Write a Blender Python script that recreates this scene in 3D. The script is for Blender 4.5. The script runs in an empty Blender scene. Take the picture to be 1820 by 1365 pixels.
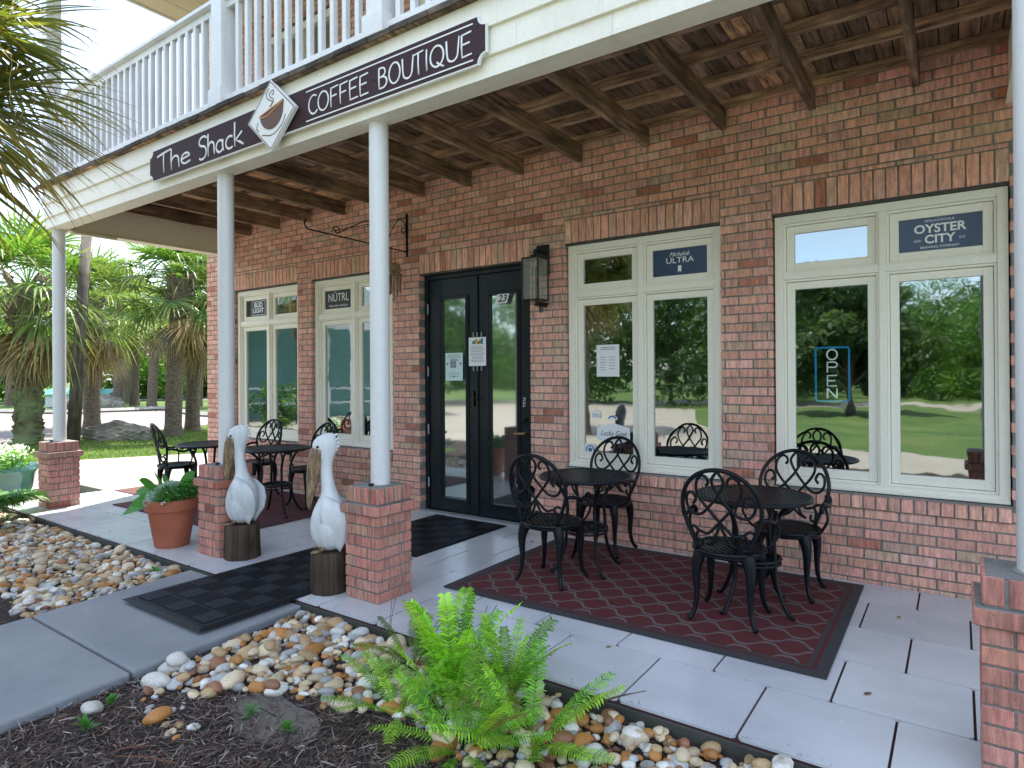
import bpy, math, random
import numpy as np
from mathutils import Vector, Matrix
R = math.radians
random.seed(7); rng = np.random.default_rng(7)
C = bpy.context.scene.collection
S = bpy.context.scene

# ---------------------------------------------------------------- camera
YAW, PIT, ROL = R(35.0841), R(.186), R(-.3553)
HC, DC = 1.413, 4.863
cf = Vector((-math.sin(YAW)*math.cos(PIT), math.cos(YAW)*math.cos(PIT), math.sin(PIT)))
cr0 = Vector((math.cos(YAW), math.sin(YAW), 0)); cu0 = cr0.cross(cf)
cr = cr0*math.cos(ROL)+cu0*math.sin(ROL); cu = cu0*math.cos(ROL)-cr0*math.sin(ROL)
cd = bpy.data.cameras.new('camera'); cam = bpy.data.objects.new('camera', cd); C.objects.link(cam)
m = Matrix.Identity(4)
for i in range(3): m[i][0] = cr[i]; m[i][1] = cu[i]; m[i][2] = -cf[i]
m[0][3] = 0; m[1][3] = -DC; m[2][3] = HC
cam.matrix_world = m
cd.sensor_width = 36; cd.sensor_fit = 'HORIZONTAL'; cd.lens = 1131.3/1820*36
cd.shift_y = -20.56/1820; cd.clip_start = .05; cd.clip_end = 900
S.camera = cam

# ---------------------------------------------------------------- sky, sun, exposure
SUN_EL, SUN_AZ = R(70), R(24)        # azimuth measured from +Y towards -X
w = bpy.data.worlds.new('World'); S.world = w; w.use_nodes = True
nt = w.node_tree; bgn = nt.nodes['Background']
sky = nt.nodes.new('ShaderNodeTexSky'); sky.sky_type = 'NISHITA'; sky.sun_disc = False
sky.sun_elevation = SUN_EL; sky.sun_rotation = -SUN_AZ; sky.air_density = 1.0; sky.dust_density = .8; sky.altitude = 0
tc = nt.nodes.new('ShaderNodeTexCoord'); mp = nt.nodes.new('ShaderNodeMapping'); mp.inputs['Scale'].default_value = (1, 1, 2.6)
nz = nt.nodes.new('ShaderNodeTexNoise'); nz.inputs['Scale'].default_value = 1.7; nz.inputs['Detail'].default_value = 8; nz.inputs['Roughness'].default_value = .55
rp = nt.nodes.new('ShaderNodeValToRGB'); rp.color_ramp.elements[0].position = .36; rp.color_ramp.elements[1].position = .66
mx = nt.nodes.new('ShaderNodeMixRGB'); mx.inputs[2].default_value = (3.3, 3.55, 3.95, 1)
nt.links.new(tc.outputs['Generated'], mp.inputs[0]); nt.links.new(mp.outputs[0], nz.inputs['Vector'])
nt.links.new(nz.outputs['Fac'], rp.inputs[0]); nt.links.new(rp.outputs[0], mx.inputs[0])
nt.links.new(sky.outputs[0], mx.inputs[1]); nt.links.new(mx.outputs[0], bgn.inputs['Color'])
bgn.inputs['Strength'].default_value = .15
sd = bpy.data.lights.new('sun', 'SUN'); sun = bpy.data.objects.new('sun', sd); C.objects.link(sun)
sd.energy = 3.1; sd.angle = R(.53); sd.color = (1, .95, .87)
sdir = Vector((-math.sin(SUN_AZ)*math.cos(SUN_EL), math.cos(SUN_AZ)*math.cos(SUN_EL), math.sin(SUN_EL)))
sun.rotation_euler = sdir.to_track_quat('Z', 'Y').to_euler(); sun.location = (0, 0, 30)
S.view_settings.view_transform = 'Standard'; S.view_settings.look = 'None'
S.view_settings.exposure = 1.92; S.view_settings.gamma = 1
S.cycles.max_bounces = 10; S.cycles.diffuse_bounces = 5; S.cycles.glossy_bounces = 4; S.cycles.transparent_max_bounces = 16
S.cycles.sample_clamp_indirect = 8; S.cycles.use_denoising = True

# ---------------------------------------------------------------- materials
M = {}
class NT:
    def __init__(s, name, base=(.5, .5, .5), rough=.6, metal=0, spec=.5):
        s.m = bpy.data.materials.new(name); s.m.use_nodes = True; s.t = s.m.node_tree
        s.b = s.t.nodes['Principled BSDF']; s.b.inputs['Base Color'].default_value = (*base, 1)
        s.b.inputs['Roughness'].default_value = rough; s.b.inputs['Metallic'].default_value = metal
        s.b.inputs['Specular IOR Level'].default_value = spec
        M[name] = s.m
    def n(s, ty, **kw):
        x = s.t.nodes.new(ty)
        for k, v in kw.items():
            if k in x.inputs: x.inputs[k].default_value = v
            else: setattr(x, k, v)
        return x
    def l(s, a, b): s.t.links.new(a, b)
    def co(s, scale=(1, 1, 1), obj=True):
        t = s.n('ShaderNodeTexCoord'); mpn = s.n('ShaderNodeMapping'); mpn.inputs['Scale'].default_value = scale
        s.l(t.outputs['Object' if obj else 'Generated'], mpn.inputs[0]); return mpn.outputs[0]
    def noise(s, scale=5, detail=4, rough=.55, v=None, dist=0):
        x = s.n('ShaderNodeTexNoise'); x.inputs['Scale'].default_value = scale; x.inputs['Detail'].default_value = detail
        x.inputs['Roughness'].default_value = rough; x.inputs['Distortion'].default_value = dist
        if v is not None: s.l(v, x.inputs['Vector'])
        return x.outputs['Fac']
    def ramp(s, f, stops):
        x = s.n('ShaderNodeValToRGB'); e = x.color_ramp.elements
        while len(e) < len(stops): e.new(.5)
        for i, (p, c) in enumerate(stops):
            e[i].position = p; e[i].color = (*c, 1) if len(c) == 3 else c
        s.l(f, x.inputs[0]); return x.outputs[0]
    def mix(s, a, b, f, mode='MIX'):
        x = s.n('ShaderNodeMixRGB', blend_type=mode)
        for i, q in ((0, f), (1, a), (2, b)):
            if hasattr(q, 'links') or hasattr(q, 'is_output'): s.l(q, x.inputs[i])
            else: x.inputs[i].default_value = q if not isinstance(q, tuple) or len(q) == 4 else (*q, 1)
        return x.outputs[0]
    def attr(s, name='Col'):
        x = s.n('ShaderNodeAttribute'); x.attribute_name = name; return x.outputs['Color']
    def base(s, c): s.l(c, s.b.inputs['Base Color']); return s
    def rough(s, f, lo, hi):
        x = s.n('ShaderNodeMapRange'); x.inputs[3].default_value = lo; x.inputs[4].default_value = hi
        s.l(f, x.inputs[0]); s.l(x.outputs[0], s.b.inputs['Roughness']); return s
    def bump(s, f, st=.3, d=.01):
        x = s.n('ShaderNodeBump'); x.inputs['Strength'].default_value = st; x.inputs['Distance'].default_value = d
        s.l(f, x.inputs['Height']); s.l(x.outputs[0], s.b.inputs['Normal']); return s

def G(v): return (v, v, v)
# brick: own colour per brick (attribute), vertical fired streaks, pits
a = NT('brick', rough=.85)
st1 = a.noise(1, 4, .7, a.co((48, 48, 7))); st2 = a.noise(60, 3, .6, a.co()); st3 = a.noise(9, 3, .6, a.co())
c = a.mix(a.attr(), a.ramp(st1, [(.32, G(.55)), (.5, G(1.0)), (.68, (1.45, 1.4, 1.38))]), .9, 'MULTIPLY')
c = a.mix(c, a.ramp(st2, [(.25, G(.35)), (.38, G(1)), (1, G(1.05))]), .6, 'MULTIPLY')
c = a.mix(c, (.36, .33, .29), a.ramp(st3, [(.55, G(0)), (.8, G(.3))]))
a.base(c).bump(a.mix(st1, st2, .5), .55, .004)
a = NT('mortar', rough=.95); f = a.noise(90, 4, .7, a.co()); f2 = a.noise(3, 3, .5, a.co())
a.base(a.mix(a.ramp(f, [(.3, (.17, .167, .155)), (.7, (.32, .312, .29))]), a.ramp(f2, [(.35, G(.7)), (.7, G(1.1))]), 1, 'MULTIPLY')).bump(f, .6, .004)
def paint(name, col, rough=.5, dirt=.25, bs=.1, dcol=(.45, .4, .3)):
    a = NT(name, rough=rough, spec=.22 if max(col) < .05 else .5); f = a.noise(3, 6, .65, a.co((1, 1, .5))); g = a.noise(45, 4, .6, a.co())
    c = a.mix(col, dcol, a.ramp(f, [(.5, G(0)), (.85, G(dirt))]))
    c = a.mix(c, a.ramp(g, [(.3, G(.93)), (.7, G(1.0))]), 1, 'MULTIPLY'); dp = a.noise(1, 4, .7, a.co((22, 22, 1.1)))
    c = a.mix(c, tuple(k*.8 for k in dcol), a.ramp(dp, [(.56, G(0)), (.78, G(dirt*.55))]))
    a.base(c).bump(g, bs, .002); return a
paint('cream paint', (.86, .81, .66), .5, .3)
paint('cream siding', (.88, .85, .74), .55, .35)
paint('window cream', (.92, .885, .76), .42, .12, dcol=(.5, .46, .33))
paint('white column', (.72, .73, .73), .35, .2)
a = paint('weathered white', (.84, .85, .86), .6, .45, dcol=(.35, .35, .33))
paint('black paint', (.012, .018, .022), .3, .25, .25, dcol=(.05, .03, .02))
paint('cast iron', (.006, .008, .011), .36, .4, .3, dcol=(.03, .03, .033))
paint('teal paint', (.20, .42, .39), .6, .35); paint('roof teal', (.10, .40, .34), .5, .3)
paint('shed wall', (.62, .68, .68), .6, .3); paint('dark metal', (.03, .035, .04), .35, .2)
paint('lintel steel', (.05, .05, .045), .6, .3)
paint('soffit', (.72, .64, .47), .6, .2)
def wood(name, c1, c2, sc=(3, 28, 28), rough=.8, bs=.6):
    a = NT(name, rough=rough); v = a.co(sc); f = a.noise(1, 6, .65, v, .6); g = a.noise(2.0, 4, .6, a.co())
    x = a.mix(a.ramp(f, [(.3, c1), (.55, c2), (.75, tuple(min(1, k*1.7) for k in c2))]), a.ramp(g, [(.35, G(.45)), (.65, G(1.15))]), 1, 'MULTIPLY')
    x = a.mix(x, a.attr(), 1, 'MULTIPLY')
    a.base(x).bump(f, bs, .004)
wood('joist wood', (.04, .026, .017), (.34, .22, .14), (28, 2.5, 28))
wood('purlin wood', (.05, .032, .02), (.48, .31, .19), (2.5, 28, 28))
wood('plank wood', (.04, .028, .02), (.42, .28, .18), (30, 3, 30))
wood('deck edge wood', (.02, .016, .013), (.09, .07, .055), (4, 30, 30))
wood('log wood', (.004, .003, .002), (.085, .052, .028), (26, 26, 1.6), .75, 1)
wood('pole wood', (.05, .04, .034), (.16, .13, .11), (20, 20, 1.2))
a = NT('tile', rough=.2); f = a.noise(1.6, 5, .5, a.co((1, 1.6, 1)), .4); g = a.noise(24, 4, .6, a.co())
c = a.mix(a.ramp(f, [(.3, (.52, .545, .57)), (.55, (.62, .64, .665)), (.8, (.67, .68, .70))]), a.attr(), 1, 'MULTIPLY'); sn = a.noise(1.1, 6, .7, a.co()); c = a.mix(c, (.33, .30, .27), a.ramp(sn, [(.54, G(0)), (.72, G(.28))]))
a.base(c).rough(g, .12, .34); a.bump(a.noise(5, 3, .5, a.co()), .05, .01)
a = NT('grout', (.05, .018, .02), .9)
def conc(name, c1, c2, speck=True, rough=.85):
    a = NT(name, rough=rough); f = a.noise(1.3, 6, .6, a.co()); g = a.noise(260, 2, .5, a.co()); h = a.noise(70, 3, .6, a.co())
    c = a.ramp(f, [(.3, c1), (.7, c2)])
    c = a.mix(c, a.ramp(g, [(.28, G(.4)), (.4, G(1)), (.66, G(1)), (.74, G(1.6))]), .8 if speck else .4, 'MULTIPLY')
    a.base(c).bump(h, .35, .004)
conc('path concrete', (.21, .23, .25), (.32, .335, .345))
conc('drive concrete', (.29, .25, .20), (.38, .335, .28), False)
conc('lot asphalt', (.19, .165, .155), (.27, .235, .22), False)
conc('kerb concrete', (.24, .23, .21), (.34, .33, .30)); conc('slab edge', (.035, .04, .033), (.09, .09, .075))
conc('sandy soil', (.10, .085, .07), (.22, .20, .18))
conc('limestone', (.10, .09, .07), (.40, .37, .31), True, .95)
a = NT('soil', rough=1); f = a.noise(18, 6, .7, a.co()); a.base(a.ramp(f, [(.3, (.014, .009, .008)), (.6, (.05, .035, .03)), (.8, (.12, .10, .09))])).bump(f, 1, .02)
a = NT('gravel bed', rough=1); f = a.noise(40, 5, .7, a.co()); a.base(a.ramp(f, [(.3, (.02, .014, .01)), (.7, (.12, .09, .06))])).bump(f, 1, .02)
a = NT('lawn', rough=.95); f = a.noise(.5, 5, .6, a.co()); g = a.noise(60, 3, .7, a.co())
a.base(a.mix(a.ramp(f, [(.3, (.05, .11, .02)), (.55, (.11, .18, .035)), (.75, (.20, .21, .07))]), a.ramp(g, [(.3, G(.5)), (.7, G(1.2))]), 1, 'MULTIPLY')).bump(g, .8, .03)
def leafm(name, rough=.45, tr=.35, spec=.5):
    a = NT(name, rough=rough, spec=spec); c = a.attr(); a.base(c)
    t = a.n('ShaderNodeBsdfTranslucent'); a.l(a.mix(c, (1.6, 1.8, .8), 1, 'MULTIPLY'), t.inputs[0])
    mxx = a.n('ShaderNodeMixShader'); mxx.inputs[0].default_value = tr
    out = a.t.nodes['Material Output']; a.l(a.b.outputs[0], mxx.inputs[1]); a.l(t.outputs[0], mxx.inputs[2]); a.l(mxx.outputs[0], out.inputs[0])
leafm('leaf', .42); leafm('fern leaf', .5, .4); leafm('petal', .7, .3, .2)
a = NT('stone', rough=.55); f = a.noise(14, 5, .6, a.co()); g = a.noise(60, 4, .7, a.co())
c = a.mix(a.attr(), a.ramp(f, [(.32, (.42, .34, .26)), (.5, G(1)), (.68, (1.3, 1.25, 1.15))]), .95, 'MULTIPLY'); a.base(c).bump(g, .25, .003)
a = NT('mulch', rough=.95); a.base(a.attr())
a = NT('palm trunk', rough=.95); f = a.noise(1, 5, .7, a.co((9, 9, 26))); g = a.noise(4, 4, .6, a.co())
a.base(a.mix(a.mix(a.ramp(f, [(.3, (.06, .045, .033)), (.55, (.20, .155, .115)), (.8, (.36, .30, .23))]), a.attr(), 1, 'MULTIPLY'), (.20, .27, .10), a.ramp(g, [(.50, G(0)), (.7, G(.0))]))).bump(f, 1, .03)
a = NT('mossy trunk', rough=.95); f = a.noise(1, 5, .7, a.co((9, 9, 20))); g = a.noise(3, 5, .6, a.co())
a.base(a.mix(a.ramp(f, [(.3, (.05, .04, .025)), (.7, (.20, .16, .10))]), (.24, .32, .14), a.ramp(g, [(.38, G(0)), (.6, G(.85))]))).bump(f, 1, .03)
a = NT('bark', rough=.95); f = a.noise(1, 5, .7, a.co((12, 12, 3))); a.base(a.ramp(f, [(.3, (.03, .024, .02)), (.7, (.13, .11, .09))])).bump(f, 1, .03)
# rubber mat: checker of ribbed squares
a = NT('rubber', rough=.55, spec=.2); f = a.noise(120, 3, .6, a.co()); a.base(a.ramp(f, [(.35, (.004, .005, .007)), (.7, (.012, .014, .018))])).bump(f, .5, .002)
a = NT('lit rubber rib', rough=.5, spec=.2); f = a.noise(120, 3, .6, a.co()); a.base(a.ramp(f, [(.35, (.022, .026, .032)), (.7, (.05, .056, .066))])).bump(f, .5, .002)  # paler than the base rubber: light on the rib tops put into the colour
# rugs
def rugmat(name, red, grey, border):
    a = NT(name, rough=.95); u = a.n('ShaderNodeUVMap'); sp = a.n('ShaderNodeSeparateXYZ'); a.l(u.outputs[0], sp.inputs[0])
    def mth(op, x, y=None, z=None):
        q = a.n('ShaderNodeMath', operation=op)
        for i, k in enumerate((x, y, z)):
            if k is None: continue
            if isinstance(k, (int, float)): q.inputs[i].default_value = k
            else: a.l(k, q.inputs[i])
        return q.outputs[0]
    nse = a.noise(14, 3, .6, u.outputs[0])
    # ogee trellis: lines x = +-A*shape(y)
    X = mth('DIVIDE', sp.outputs[0], .225); Y = mth('DIVIDE', sp.outputs[1], .225)
    s1 = mth('MULTIPLY', mth('SINE', mth('MULTIPLY', X, 6.2832)), .19)
    s1b = mth('MULTIPLY', mth('SINE', mth('MULTIPLY', X, 18.85)), .02); s1 = mth('ADD', s1, s1b)
    k = mth('MULTIPLY', mth('SUBTRACT', nse, .5), .10)
    d1 = mth('ABSOLUTE', mth('SUBTRACT', mth('FRACT', mth('ADD', mth('ADD', Y, s1), k)), .5))
    d2 = mth('ABSOLUTE', mth('SUBTRACT', mth('FRACT', mth('ADD', mth('SUBTRACT', mth('ADD', Y, .5), s1), k)), .5))
    # alternate: two interleaved wave families touch to form ogees
    d = mth('MINIMUM', d1, d2); line = mth('LESS_THAN', d, .055)
    weave = a.noise(1, 2, .5, a.co((40, 420, 40))); weave2 = a.noise(1, 2, .5, a.co((420, 420, 10)))
    rc = a.mix(red, (min(1, red[0]*1.9), red[1]*2.2+.01, red[2]*2+.01), a.ramp(weave, [(.55, G(0)), (.8, G(.8))]))
    col = a.mix(rc, grey, line)
    # border from uv2-like distance stored in Col attribute: r = distance to edge in m
    dist = a.n('ShaderNodeSeparateColor'); a.l(a.attr('Edge'), dist.inputs[0])
    b1 = mth('LESS_THAN', dist.outputs[0], .055); b2 = mth('MULTIPLY', mth('GREATER_THAN', dist.outputs[0], .075), mth('LESS_THAN', dist.outputs[0], .095))
    col = a.mix(col, red, mth('LESS_THAN', dist.outputs[0], .10)); col = a.mix(col, border, mth('MAXIMUM', b1, b2))
    col = a.mix(col, a.ramp(weave2, [(.3, G(.6)), (.7, G(1.25))]), .7, 'MULTIPLY')
    a.base(col).bump(weave2, .5, .003)
rugmat('trellis rug', (.095, .013, .015), (.13, .11, .11), (.045, .045, .05))
a = NT('herringbone rug', rough=.9); f = a.n('ShaderNodeTexBrick'); f.inputs['Scale'].default_value = 4
f.inputs['Color1'].default_value = (.11, .022, .024, 1); f.inputs['Color2'].default_value = (.06, .014, .018, 1); f.inputs['Mortar'].default_value = (.03, .02, .022, 1)
f.inputs['Brick Width'].default_value = 1.4; f.inputs['Row Height'].default_value = .25; a.l(a.co(), f.inputs[0]); a.base(f.outputs[0])
a = NT('door mat', rough=.95); f = a.noise(200, 2, .5, a.co()); a.base(a.ramp(f, [(.3, (.07, .025, .02)), (.7, (.16, .07, .055))]))
a = NT('terracotta', rough=.6); f = a.noise(5, 5, .6, a.co()); a.base(a.ramp(f, [(.3, (.36, .105, .05)), (.7, (.47, .15, .08))])).bump(f, .1, .01)
a = NT('glazed blue', rough=.12); f = a.noise(1.5, 3, .6, a.co((1, 1, 4))); a.base(a.ramp(f, [(.3, (.01, .05, .10)), (.6, (.05, .16, .12)), (.8, (.14, .20, .08))]))
a = NT('carved white', rough=.5); f = a.noise(5, 6, .6, a.co((2, 2, .6))); g = a.noise(1, 5, .6, a.co((45, 45, 4)))
a.base(a.mix(a.mix((.70, .73, .74), (.36, .40, .41), a.ramp(f, [(.42, G(0)), (.72, G(.75))])), a.ramp(g, [(.22, G(.45)), (.31, G(1)), (1, G(1))]), .6, 'MULTIPLY')).bump(g, .15, .003)
a = NT('carved bill', rough=.6); g = a.noise(1, 5, .7, a.co((60, 60, 7)), .5); a.base(a.ramp(g, [(.3, (.05, .028, .014)), (.5, (.22, .145, .08)), (.7, (.52, .40, .26))])).bump(g, .6, .005)
for nme, col, rg in (('black gloss', (.003, .003, .004), .25), ('sign plum', (.034, .011, .016), .75), ('sign white', (.80, .80, .78), .5), ('cup brown', (.11, .045, .022), .5), ('cup orange', (.52, .25, .09), .5),
        ('paper', (.82, .83, .84), .6), ('ink', (.03, .03, .035), .6), ('ink grey', (.25, .26, .28), .6), ('decal navy', (.018, .045, .10), .25), ('decal black', (.012, .015, .022), .3),
        ('paper teal', (.60, .78, .76), .6), ('ink blue', (.03, .12, .30), .5), ('ink red', (.5, .04, .04), .5), ('ink green', (.05, .35, .08), .5), ('ink yellow', (.7, .5, .03), .5),
        ('steel', (.35, .36, .37), .3), ('brass', (.3, .2, .08), .35), ('interior wall', (.22, .17, .13), .9), ('interior floor', (.18, .12, .08), .6), ('interior dark', (.03, .03, .03), .8),
        ('curtain teal', (.25, .5, .48), .9), ('blue plastic', (.03, .25, .5), .4), ('bulb', (.25, .22, .18), .1)):
    NT(nme, col, rg)
a = NT('tube white', (.9, .92, .95), .3); a.b.inputs['Emission Color'].default_value = (.8, .95, 1, 1); a.b.inputs['Emission Strength'].default_value = .16
a = NT('tube blue', (.04, .45, .8), .3); a.b.inputs['Emission Color'].default_value = (.02, .45, 1, 1); a.b.inputs['Emission Strength'].default_value = .10
# glass: dark room behind, strong outside reflection
a = NT('window glass'); t = a.t; t.nodes.remove(a.b)
gl = a.n('ShaderNodeBsdfGlossy'); gl.inputs['Roughness'].default_value = .02; gl.inputs['Color'].default_value = (.74, .82, .82, 1)
tp = a.n('ShaderNodeBsdfTransparent'); tp.inputs[0].default_value = (.62, .70, .68, 1)
bp = a.n('ShaderNodeBump'); bp.inputs['Strength'].default_value = .045; bp.inputs['Distance'].default_value = .02; a.l(a.noise(3.5, 2, .5, a.co()), bp.inputs['Height']); a.l(bp.outputs[0], gl.inputs['Normal'])
mxs = a.n('ShaderNodeMixShader'); lw = a.n('ShaderNodeFresnel'); lw.inputs[0].default_value = 1.5
mr = a.n('ShaderNodeMapRange'); mr.inputs[1].default_value = 0; mr.inputs[2].default_value = .5; mr.inputs[3].default_value = .37; mr.inputs[4].default_value = .9
a.l(lw.outputs[0], mr.inputs[0]); a.l(mr.outputs[0], mxs.inputs[0]); a.l(tp.outputs[0], mxs.inputs[1]); a.l(gl.outputs[0], mxs.inputs[2]); a.l(mxs.outputs[0], t.nodes['Material Output'].inputs[0])
a = NT('door glass'); t = a.t; t.nodes.remove(a.b)
gl = a.n('ShaderNodeBsdfGlossy'); gl.inputs['Roughness'].default_value = .04; gl.inputs['Color'].default_value = (.85, .92, .92, 1)
tp = a.n('ShaderNodeBsdfTransparent'); tp.inputs[0].default_value = (.4, .45, .45, 1)
df = a.n('ShaderNodeBsdfDiffuse'); df.inputs[0].default_value = (.10, .12, .12, 1)
m1 = a.n('ShaderNodeMixShader'); m1.inputs[0].default_value = .5; m2 = a.n('ShaderNodeMixShader'); m2.inputs[0].default_value = .48
a.l(tp.outputs[0], m1.inputs[1]); a.l(df.outputs[0], m1.inputs[2]); a.l(m1.outputs[0], m2.inputs[1]); a.l(gl.outputs[0], m2.inputs[2]); a.l(m2.outputs[0], t.nodes['Material Output'].inputs[0])
a = NT('lantern glass', (.5, .52, .47), .1); a.b.inputs['Alpha'].default_value = .28

# ---------------------------------------------------------------- mesh builder
class MB:
    def __init__(s): s.v = []; s.f = []; s.c = []; s.mi = []; s.col = (1, 1, 1); s.cm = 0
    def add(s, vs, fs, col=None, mi=None):
        o = len(s.v); s.v.extend([tuple(q) for q in vs]); col = col or s.col; mi = s.cm if mi is None else mi
        for f in fs: s.f.append([i+o for i in f]); s.c.append(col); s.mi.append(mi)
    def box(s, x0, x1, y0, y1, z0, z1, col=None, mi=None):
        s.add([(x0, y0, z0), (x1, y0, z0), (x1, y1, z0), (x0, y1, z0), (x0, y0, z1), (x1, y0, z1), (x1, y1, z1), (x0, y1, z1)],
              [(0, 3, 2, 1), (4, 5, 6, 7), (0, 1, 5, 4), (1, 2, 6, 5), (2, 3, 7, 6), (3, 0, 4, 7)], col, mi); return s
    def xbox(s, mat, hx, hy, hz, col=None, mi=None):
        vs = [mat @ Vector((a*hx, b*hy, c*hz)) for c in (-1, 1) for a, b in ((-1, -1), (1, -1), (1, 1), (-1, 1))]
        s.add(vs, [(0, 3, 2, 1), (4, 5, 6, 7), (0, 1, 5, 4), (1, 2, 6, 5), (2, 3, 7, 6), (3, 0, 4, 7)], col, mi)
    def tube(s, pts, rad, n=8, col=None, cap=True, flat=None, mi=None, closed=False):
        """flat=(axis vector, factor): squashes the section along that axis"""
        P = [Vector(p) for p in pts]; N = len(P)
        if isinstance(rad, (int, float)): rad = [rad]*N
        up = None; vs = []
        for i in range(N):
            if closed: t = P[(i+1) % N]-P[i-1]
            else: t = P[min(i+1, N-1)]-P[max(i-1, 0)]
            if t.length < 1e-9: t = Vector((0, 0, 1))
            t.normalize()
            if flat: b = Vector(flat[0]).normalized(); a_ = b.cross(t)
            else:
                if up is None: up = Vector((0, 0, 1)) if abs(t.z) < .9 else Vector((1, 0, 0))
                a_ = up.cross(t)
                if a_.length < 1e-6: a_ = Vector((1, 0, 0)).cross(t)
                a_.normalize(); b = t.cross(a_); up = b
            a_ = a_.normalized()
            for k in range(n):
                an = 2*math.pi*k/n; vs.append(P[i]+a_*(math.cos(an)*rad[i])+b*(math.sin(an)*rad[i]*(flat[1] if flat else 1)))
        fs = []
        for i in range(N if closed else N-1):
            j = (i+1) % N
            for k in range(n): fs.append((i*n+k, i*n+(k+1) % n, j*n+(k+1) % n, j*n+k))
        if cap and not closed: fs.append(tuple(range(n))[::-1]); fs.append(tuple(range((N-1)*n, N*n)))
        s.add(vs, fs, col, mi); return s
    def lathe(s, prof, cx, cy, n=32, col=None, mi=None, sx=1, sy=1, cap=True, jit=0):
        vs = []
        jj = [1+random.uniform(-jit, jit) for _ in range(n)]
        for r, z in prof:
            for k in range(n):
                an = 2*math.pi*k/n; vs.append((cx+math.cos(an)*r*sx*jj[k], cy+math.sin(an)*r*sy*jj[k], z))
        fs = [(i*n+k, i*n+(k+1) % n, (i+1)*n+(k+1) % n, (i+1)*n+k) for i in range(len(prof)-1) for k in range(n)]
        if cap: fs.append(tuple(range(n))[::-1]); L = (len(prof)-1)*n; fs.append(tuple(range(L, L+n)))
        s.add(vs, fs, col, mi); return s
    def prism(s, poly, y0, y1, col=None, mi=None):   # polygon in XZ, extruded along y (y0 nearer the camera)
        n = len(poly); vs = [(x, y0, z) for x, z in poly]+[(x, y1, z) for x, z in poly]
        fs = [tuple(range(n)), tuple(range(n, 2*n))[::-1]]+[(i, i+n, (i+1) % n+n, (i+1) % n) for i in range(n)]
        s.add(vs, fs, col, mi); return s
    def sheet(s, poly, z0, z1, col=None, mi=None):   # polygon in XY (ccw), thickness z0..z1
        n = len(poly); vs = [(x, y, z0) for x, y in poly]+[(x, y, z1) for x, y in poly]
        fs = [tuple(range(n))[::-1], tuple(range(n, 2*n))]+[(i, (i+1) % n, (i+1) % n+n, i+n) for i in range(n)]
        s.add(vs, fs, col, mi); return s
    def build(s, name, mats, parent=None, smooth=False, bevel=0, auto=None):
        me = bpy.data.meshes.new(name); me.from_pydata(s.v, [], s.f)
        mats = mats if isinstance(mats, (list, tuple)) else [mats]
        for q in mats: me.materials.append(M[q])
        if len(mats) > 1: me.polygons.foreach_set('material_index', s.mi)
        at = me.color_attributes.new('Col', 'FLOAT_COLOR', 'CORNER')
        lt = np.zeros(len(s.f), np.int32); me.polygons.foreach_get('loop_total', lt)
        cc = np.ones((len(s.f), 4), np.float32); cc[:, :3] = np.array(s.c, np.float32)
        at.data.foreach_set('color', np.repeat(cc, lt, axis=0).ravel())
        if smooth: me.polygons.foreach_set('use_smooth', [True]*len(s.f))
        me.update(); o = bpy.data.objects.new(name, me); C.objects.link(o); o.parent = parent
        if bevel:
            b = o.modifiers.new('bevel', 'BEVEL'); b.width = bevel; b.segments = 2; b.limit_method = 'ANGLE'; b.angle_limit = R(40)
        if auto:
            e = o.modifiers.new('es', 'EDGE_SPLIT'); e.split_angle = R(auto)
        return o
def quads(name, V, col, mat, parent=None, k=4, smooth=False):
    """V: (n,k,3) array of separate polygons, col (n,3)"""
    n = len(V); me = bpy.data.meshes.new(name); me.vertices.add(n*k); me.vertices.foreach_set('co', V.astype(np.float32).ravel())
    me.loops.add(n*k); me.loops.foreach_set('vertex_index', np.arange(n*k, dtype=np.int32))
    me.polygons.add(n); me.polygons.foreach_set('loop_start', np.arange(0, n*k, k, dtype=np.int32))
    try: me.polygons.foreach_set('loop_total', np.full(n, k, np.int32))
    except Exception: pass
    me.materials.append(M[mat]); at = me.color_attributes.new('Col', 'FLOAT_COLOR', 'CORNER')
    cc = np.ones((n, 4), np.float32); cc[:, :3] = col; at.data.foreach_set('color', np.repeat(cc, k, axis=0).ravel())
    me.update(calc_edges=True); me.validate()
    o = bpy.data.objects.new(name, me); C.objects.link(o); o.parent = parent; return o
def tag(o, label=None, cat=None, group=None, kind=None):
    if label: o['label'] = label
    if cat: o['category'] = cat
    if group: o['group'] = group
    if kind: o['kind'] = kind
    return o
def thing(name, label, cat, loc=(0, 0, 0), rz=0, group=None, sc=1):
    o = bpy.data.objects.new(name, None); C.objects.link(o); o.empty_display_size = .1
    o.location = loc; o.rotation_euler = (0, 0, rz); o.scale = (sc, sc, sc); tag(o, label, cat, group); return o
def copytree(o, parent=None):
    c_ = o.copy(); C.objects.link(c_); c_.parent = parent
    for ch in [q for q in bpy.data.objects if q.parent == o]: copytree(ch, c_)
    return c_
def smoothpath(pts, n=8, closed=False):
    P = [Vector(p if len(p) == 3 else (p[0], p[1], 0)) for p in pts]; out = []; N = len(P)
    for i in range(N if closed else N-1):
        p0 = P[(i-1) % N] if closed or i > 0 else P[0]*2-P[1]; p1 = P[i]; p2 = P[(i+1) % N]; p3 = P[(i+2) % N] if closed or i+2 < N else P[-1]*2-P[-2]
        for k in range(n):
            t = k/n; out.append(.5*((2*p1)+(p2-p0)*t+(2*p0-5*p1+4*p2-p3)*t*t+(3*p1-p0-3*p2+p3)*t**3))
    if not closed: out.append(P[-1])
    return out
FB = []
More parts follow.
